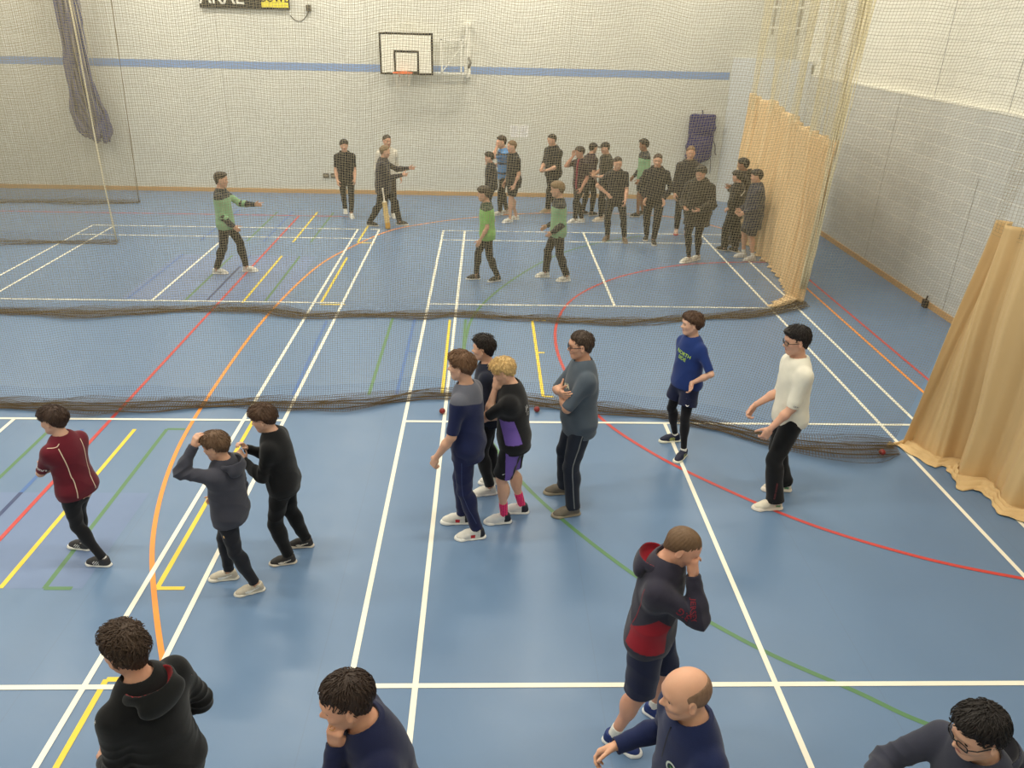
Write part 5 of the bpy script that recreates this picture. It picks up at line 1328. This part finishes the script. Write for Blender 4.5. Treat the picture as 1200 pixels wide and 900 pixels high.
def p14():
    f = Fig(H=1.69, hs=.142, face=206, feet=[(3.16, -7.78, 195), (3.12, -7.51, 190)], lean=12, head=(-18, 10, 0), bw=1.05, shift=(0, -.04),
            L=dict(to=(.0, .22, -.15), hint=(.7, -.4, -1), d=(-.6, .8, .1), t=(-.3, .2, 1), curl=.5), R=dict(to=(.02, .24, -.12), hint=(.9, -.3, -.8), d=(-.7, .7, .1), t=(-.3, .2, 1), curl=.5))
    f.build('dark-haired man with glasses in charcoal jacket with a small red and white badge', vox=.0042, det=2, skinc=(214, 168, 142), hair=dict(style='quiff', col=(30, 24, 22), seed=14, topv=.04, t=.07, amp=.018, vox=.003, back=(-.32, -.42), front=(.26, .38), strands=520, lift=.35),
            top=dict(type='jacket', hood=False, col=(54, 56, 70), ease=.018, loose=.018, hem=-.05, sease=.018, hoodsep=((54, 56, 70), (34, 34, 42)), fold=.007), bottom=dict(col=BLK, ease=.014, ankle=.035), shoes=WHS, extra=lambda s: specs(s, (26, 20, 20)))
    H = f.H; g = lambda x, y, z: f.P+f.Q@np.array([x*H, y*H, z*H]); n = f.Q@np.array([-.4, 1, .5])
    for (dx, dz, c, r) in ((0, 0, (176, 30, 44), .017), (-.008, .008, (230, 226, 222), .005), (.008, .008, (230, 226, 222), .005), (-.008, -.008, (230, 226, 222), .005), (.008, -.008, (230, 226, 222), .005), (-.026, -.016, (214, 212, 204), .010)):
        f.decal(f.topo, g(-.052, .08, .225), n, f.Q@np.array([.5, 0, 1]), polys=([(dx+r*math.cos(a), dz+r*math.sin(a)) for a in np.linspace(0, 6.283, 9)[:-1]], [tuple(range(8))]), col=c, name='badge_mark', off=.0015+.0008*(r < .017))

# ---------- the group beyond the nets
FV = .0085
def far(i, label, H, face, feet, hair, top, bottom, shoes=None, **k):
    ex = k.pop('extra', None); sk = k.pop('skinc', (206, 160, 134))
    f = Fig(H=H, face=face, feet=feet, **k)
    f.build(label, vox=FV, det=0, skinc=sk, hair=hair, top=top, bottom=bottom, shoes=shoes or dict(col=(214, 208, 196), sole=(228, 224, 214)), extra=ex)
    return f
def cap_(col):
    def fn(s):
        h = s.hh; M = s.HM; g = lambda x, y, z: s.hc+M@(np.array([x, y, z])*h)
        organic('cap', [el(g(0, -.04, .24), np.array([.37, .44, .30])*h, M.T, .01), pl(-M@np.array([0, -.12, 1.]), g(0, .2, .2), .005), bx(g(0, .46, .205), np.array([.22, .20, .02])*h, M.T, .004, .02)], .007, [cloth(col)], s.root)
    return fn
NET_GREEN = (134, 172, 132)
DK = (32, 32, 36); DK2 = (40, 40, 44); BT = dict(col=(34, 34, 37), ease=.012, ankle=.030, len=.96); DSH = dict(col=(46, 44, 44), sole=(200, 194, 184)); 
def greentop(**k):
    def mf(s, c, nn):
        q = loc(s, c); dk = (q[:, 2] > .245)
        for n in 'LR':
            S, E_, W, d, t, A = s.arms[n]; u_ = nrm(W-E_); a_ = (c-E_)@u_; dk = dk | ((a_ > .0) & (np.linalg.norm(c-E_-a_[:, None]*u_, axis=1) < .058))
        return dk.astype(int)
    return dict(type='long', col=NET_GREEN, cols=[(46, 50, 54)], ease=.012, loose=.012, mfun=mf, **k)
def farpeople():
    far(15, 'boy in pale green top pointing right, alone on the left beyond the nets', 1.79, 2, [(-3.26, 3.60, 5), (-3.74, 3.44, 0)], dict(style='quiff', col=(52, 42, 34), topv=.02), greentop(), BT, WHS, lean=-1,
        L=dict(to=(-.04, .29, -.10), hint=(.2, -.2, -1), d=(-.1, 1, .05), t=(0, .1, 1), point=True, curl=.5), R=dict(to=(-.02, .10, -.28), curl=.5))
    far(16, 'boy in black t-shirt with arms hanging, beside the wall sockets', 1.72, 285, [(-2.10, 7.70, 290), (-2.32, 8.15, 280)], dict(style='mop', col=(40, 34, 30)), dict(type='tee', col=DK, loose=.02, ease=.016), BT, WHS, L=dict(to=(.0, .1, -.28)), R=dict(to=(.02, .08, -.29)))
    far(17, 'man in dark jacket with fair hair pointing right with a bat in front', 1.78, 2, [(-.90, 7.10, 0), (-1.54, 6.98, -10)], dict(style='short', col=(120, 98, 70)), dict(type='jacket', col=(50, 48, 54), ease=.024, loose=.026, hem=-.08), dict(col=DK, ease=.016, ankle=.034), DSH, lean=4,
        R=dict(to=(-.06, .22, -.12), hint=(.2, -.1, -1), d=(-.1, 1, 0), t=(0, .1, 1), point=True, curl=.5), L=dict(to=(-.03, .30, -.06), hint=(.2, 0, -1), d=(0, 1, 0), t=(0, 0, 1), point=True, curl=.5), head=(0, 6, 0))
    far(18, 'person in white top standing directly behind the pointing man', 1.82, 300, [(-1.16, 7.78, 290), (-1.34, 7.86, 300)], dict(style='short', col=(48, 40, 34)), dict(type='long', col=(212, 206, 192), ease=.014), dict(col=(60, 50, 44), ease=.012, ankle=.03), WHS, L=dict(to=(.05, .04, -.29)), R=dict(to=(.04, .04, -.3)))
    far(19, 'boy in bright green t-shirt walking left, in front of the group', 1.66, 182, [(1.10, 3.22, 205), (.72, 3.32, 182)], dict(style='mop', col=(50, 40, 32)), dict(type='tee', col=(132, 184, 102), cols=[(60, 74, 60)], ease=.012, mfun=lambda s, c, n: (loc(s, c)[:, 2] > .262).astype(int)), BT, DSH | dict(sole=(222, 220, 214)), kid=True,
        L=dict(to=(.04, .07, -.30)), R=dict(to=(.02, -.04, -.3)), lean=3)
    far(20, 'short boy in black top standing in front of the boy in blue', 1.50, 190, [(.98, 7.60, 190), (1.02, 7.78, 185)], dict(style='mop', col=(44, 36, 30)), dict(type='long', col=DK2, ease=.02, loose=.02), BT, None, kid=True, L=dict(to=(.03, .05, -.3)), R=dict(to=(.03, .05, -.3)))
    far(21, 'boy in bright blue t-shirt with hand raised to his face', 1.78, 200, [(1.20, 8.15, 200), (1.36, 8.3, 190)], dict(style='quiff', col=(56, 42, 32)), dict(type='tee', col=(84, 134, 184), cols=[(46, 56, 74)], ease=.014, mfun=lambda s, c, n: ((np.sin(loc(s, c)[:, 2]*52) > .8)).astype(int)), BT, WHS, bw=1.02,
        L=dict(head=(-.1, .5, -.3), hint=(.4, .2, -1), d=(.2, 0, 1), t=(.5, -.6, 0)), R=dict(to=(-.03, .14, -.15), hint=(.4, -.3, -1)))
    far(22, 'person in black t-shirt and black shorts with pale trainers beside the boy in blue', 1.78, 205, [(1.42, 7.48, 205), (1.56, 7.74, 195)], dict(style='short', col=(110, 84, 58)), dict(type='tee', col=DK, ease=.018, loose=.02, hem=-.09), dict(type='shorts', col=DK, ease=.018, len=.8), WHS, L=dict(to=(.0, .03, -.31)), R=dict(to=(.02, .05, -.3)))
    far(23, 'tall man in black t-shirt with hands together, left end of the back row', 1.82, 220, [(2.34, 8.50, 200), (2.56, 8.66, 215)], dict(style='short', col=(44, 36, 30)), dict(type='tee', col=DK, ease=.020, loose=.022, sleeve=1.1), dict(col=DK, ease=.018, ankle=.038), dict(col=(170, 150, 124), sole=(206, 198, 184)), bw=1.1,
        L=dict(to=(-.07, .15, -.22), hint=(.6, -.5, -1), d=(-.8, .4, -.2)), R=dict(to=(-.05, .15, -.23), hint=(.6, -.5, -1), d=(-.8, .4, -.2)), head=(-10, 12, 0))
    far(24, 'fair-haired boy in mint green top with black shoulders walking left', 1.73, 184, [(2.32, 3.28, 190), (1.96, 3.50, 182)], dict(style='mop', col=(120, 96, 66), back=(-.25, -.42)), greentop(), BT | dict(ease=.018, ankle=.036), WHS, kid=True,
        L=dict(to=(.0, .08, -.26), hint=(.2, -1, -.2), d=(-.3, .6, -.7)), R=dict(to=(.0, .10, -.24), hint=(.2, -1, -.2)), lean=1)
    far(25, 'boy in dark maroon top holding hands up by his face, middle of the group', 1.70, 215, [(2.90, 7.55, 200), (3.06, 7.60, 190)], dict(style='mop', col=(46, 36, 32)), dict(type='tee', col=(48, 36, 42), cols=[(140, 44, 66)], ease=.014, mfun=lambda s, c, n: ((loc(s, c)[:, 0] > -.03) & (loc(s, c)[:, 0] < .0) & (loc(s, c)[:, 1] > 0)).astype(int)), BT, WHS,
        R=dict(head=(.25, .62, -.3), hint=(.5, .2, -1), d=(0, 0, 1), t=(-.5, -.6, 0)), L=dict(to=(.0, .05, -.3)), skinc=(190, 140, 116))
    far(26, 'person in dark cap and dark maroon top seen from behind', 1.66, 30, [(3.26, 8.40, 30), (3.46, 8.28, 30)], dict(style='short', col=(46, 38, 32)), dict(type='tee', col=(52, 40, 46), ease=.018, loose=.02), BT, DSH, extra=cap_((46, 44, 48)), L=dict(to=(.02, .03, -.3)), R=dict(to=(.02, .03, -.3)))
    far(27, 'person in dark cap and olive black t-shirt with arms folded behind', 1.76, 200, [(3.50, 7.72, 190), (3.66, 7.98, 185)], dict(style='short', col=(46, 38, 32)), dict(type='tee', col=(52, 50, 44), ease=.014, loose=.014), BT, dict(col=(206, 190, 170), sole=(220, 208, 194)), extra=cap_((50, 46, 44)),
        L=dict(to=(-.03, .13, -.20), hint=(.6, -.5, -1), d=(-.8, .4, .1)), R=dict(to=(-.03, .13, -.2), hint=(.6, -.5, -1)), head=(0, 12, 0))
    far(28, 'boy in black t-shirt leaning with hand on hip in front of the green top', 1.76, 262, [(3.84, 5.95, 275), (3.46, 6.08, 235)], dict(style='short', col=(50, 40, 34)), dict(type='tee', col=DK2, ease=.014), BT, dict(col=(110, 92, 76), sole=(150, 136, 120)), lean=8, side=5, shift=(.05, 0), head=(20, 10, 0),
        R=dict(at=(.105, .04, .04), hint=(1, -.3, -.2), d=(-.5, .5, -.5), t=(0, 0, 1)), L=dict(to=(.02, .12, -.27)))
    far(29, 'dark-haired person in green and black top at the back, beside the wall', 1.76, 190, [(4.44, 8.22, 190), (4.60, 8.45, 185)], dict(style='curly', col=(32, 28, 26)), greentop(), dict(type='shorts', col=DK, ease=.014), DSH, L=dict(to=(.02, .08, -.28)), R=dict(to=(.02, .08, -.28)), skinc=(150, 108, 84))
    far(30, 'young man in dark zipped jacket with small white logo, hands at his waist', 1.83, 258, [(4.42, 5.80, 268), (4.32, 6.16, 250)], dict(style='short', col=(62, 48, 38)), dict(type='jacket', col=(38, 38, 42), ease=.020, loose=.014, hem=-.03), BT | dict(ease=.018), DSH, bw=1.1,
        L=dict(at=(-.10, .09, .0), hint=(1, -.6, -.1), d=(.5, .2, -1), t=(.4, .6, 0)), R=dict(at=(.09, .10, .0), hint=(1, -.6, -.1), d=(.5, .2, -1), t=(.4, .6, 0)))
    far(31, 'tall person with light brown face looking out over the broad dark hooded figure', 1.88, 262, [(5.28, 6.55, 265), (5.08, 6.70, 255)], dict(style='short', col=(112, 84, 60)), dict(type='long', col=(44, 42, 46), ease=.02), BT, dict(col=(206, 176, 160), sole=(190, 70, 76)), L=dict(to=(.03, .05, -.3)), R=dict(to=(.03, .05, -.3)))
    far(32, 'broad figure in long dark hooded coat and black leggings, white trainers', 1.84, 232, [(5.02, 4.70, 215), (4.80, 4.55, 205)], dict(style='curly', col=(34, 30, 28), t=.09), dict(type='coat', name='coat', col=(46, 42, 38), ease=.040, loose=.035, sease=.035, hem=-.13, hoodsep=((46, 42, 38), (40, 36, 34)), fold=.01), dict(type='leggings', col=(28, 28, 30), ease=.006, ankle=.024, len=.98), WHS, bw=1.1,
        L=dict(to=(-.03, .14, -.2), hint=(.7, -.4, -1)), R=dict(to=(-.03, .14, -.2), hint=(.7, -.4, -1)), head=(0, 14, 0))
    far(33, 'person in black with arms folded beside the far canvas, taller of the close pair', 1.76, 160, [(6.02, 5.85, 160), (6.2, 6.1, 150)], dict(style='mop', col=(34, 30, 28)), dict(type='hoodie', col=(40, 36, 36), ease=.024, loose=.02, hem=-.10), dict(col=DK, ease=.022, ankle=.042), DSH, bw=1.05,
        L=dict(to=(-.05, .14, -.14), hint=(.8, -.3, -1), d=(-1, .2, .1)), R=dict(to=(-.06, .14, -.12), hint=(.8, -.3, -1), d=(-1, .2, .1)), skinc=(160, 116, 92))
    far(34, 'person in black with elbows out, shorter of the close pair by the far canvas', 1.62, 140, [(5.74, 5.45, 150), (5.96, 5.38, 120)], dict(style='mop', col=(36, 30, 28)), dict(type='long', col=(34, 33, 35), cols=[(206, 200, 190)], ease=.022, loose=.02, hem=-.10, mfun=lambda s, c, n: ((np.abs(loc(s, c)[:, 2]-.245+.6*np.abs(loc(s, c)[:, 0]-.02)) < .010) & (np.abs(loc(s, c)[:, 0]) < .07)).astype(int)), dict(col=DK, ease=.024, ankle=.045), DSH, bw=1.05,
        L=dict(at=(-.11, .03, .05), hint=(1, -.3, -.1), d=(.5, .5, -.4)), R=dict(at=(.11, .03, .05), hint=(1, -.3, -.1), d=(.5, .5, -.4)))
    far(35, 'person in long navy padded coat and shorts with bare legs, nearest the canvas edge', 1.74, 178, [(6.10, 4.72, 190), (5.98, 4.95, 180)], dict(style='mop', col=(36, 32, 32)), dict(type='coat', name='coat', col=(50, 52, 66), ease=.032, loose=.032, sease=.03, hem=-.16, fold=.012), dict(type='shorts', col=(44, 44, 52), ease=.02, len=.95), dict(col=(206, 204, 200), sole=(200, 196, 190), sock=(220, 218, 212)),
        L=dict(to=(-.02, .12, -.24)), R=dict(to=(-.02, .12, -.24)), shift=(0, .02), lean=2)
for i, fn in ((1, p1), (2, p2), (3, p3), (4, p4), (5, p5), (6, p6), (7, p7), (8, p8), (9, p9), (10, p10), (11, p11), (12, p12), (13, p13), (14, p14)):
    fn()
farpeople()
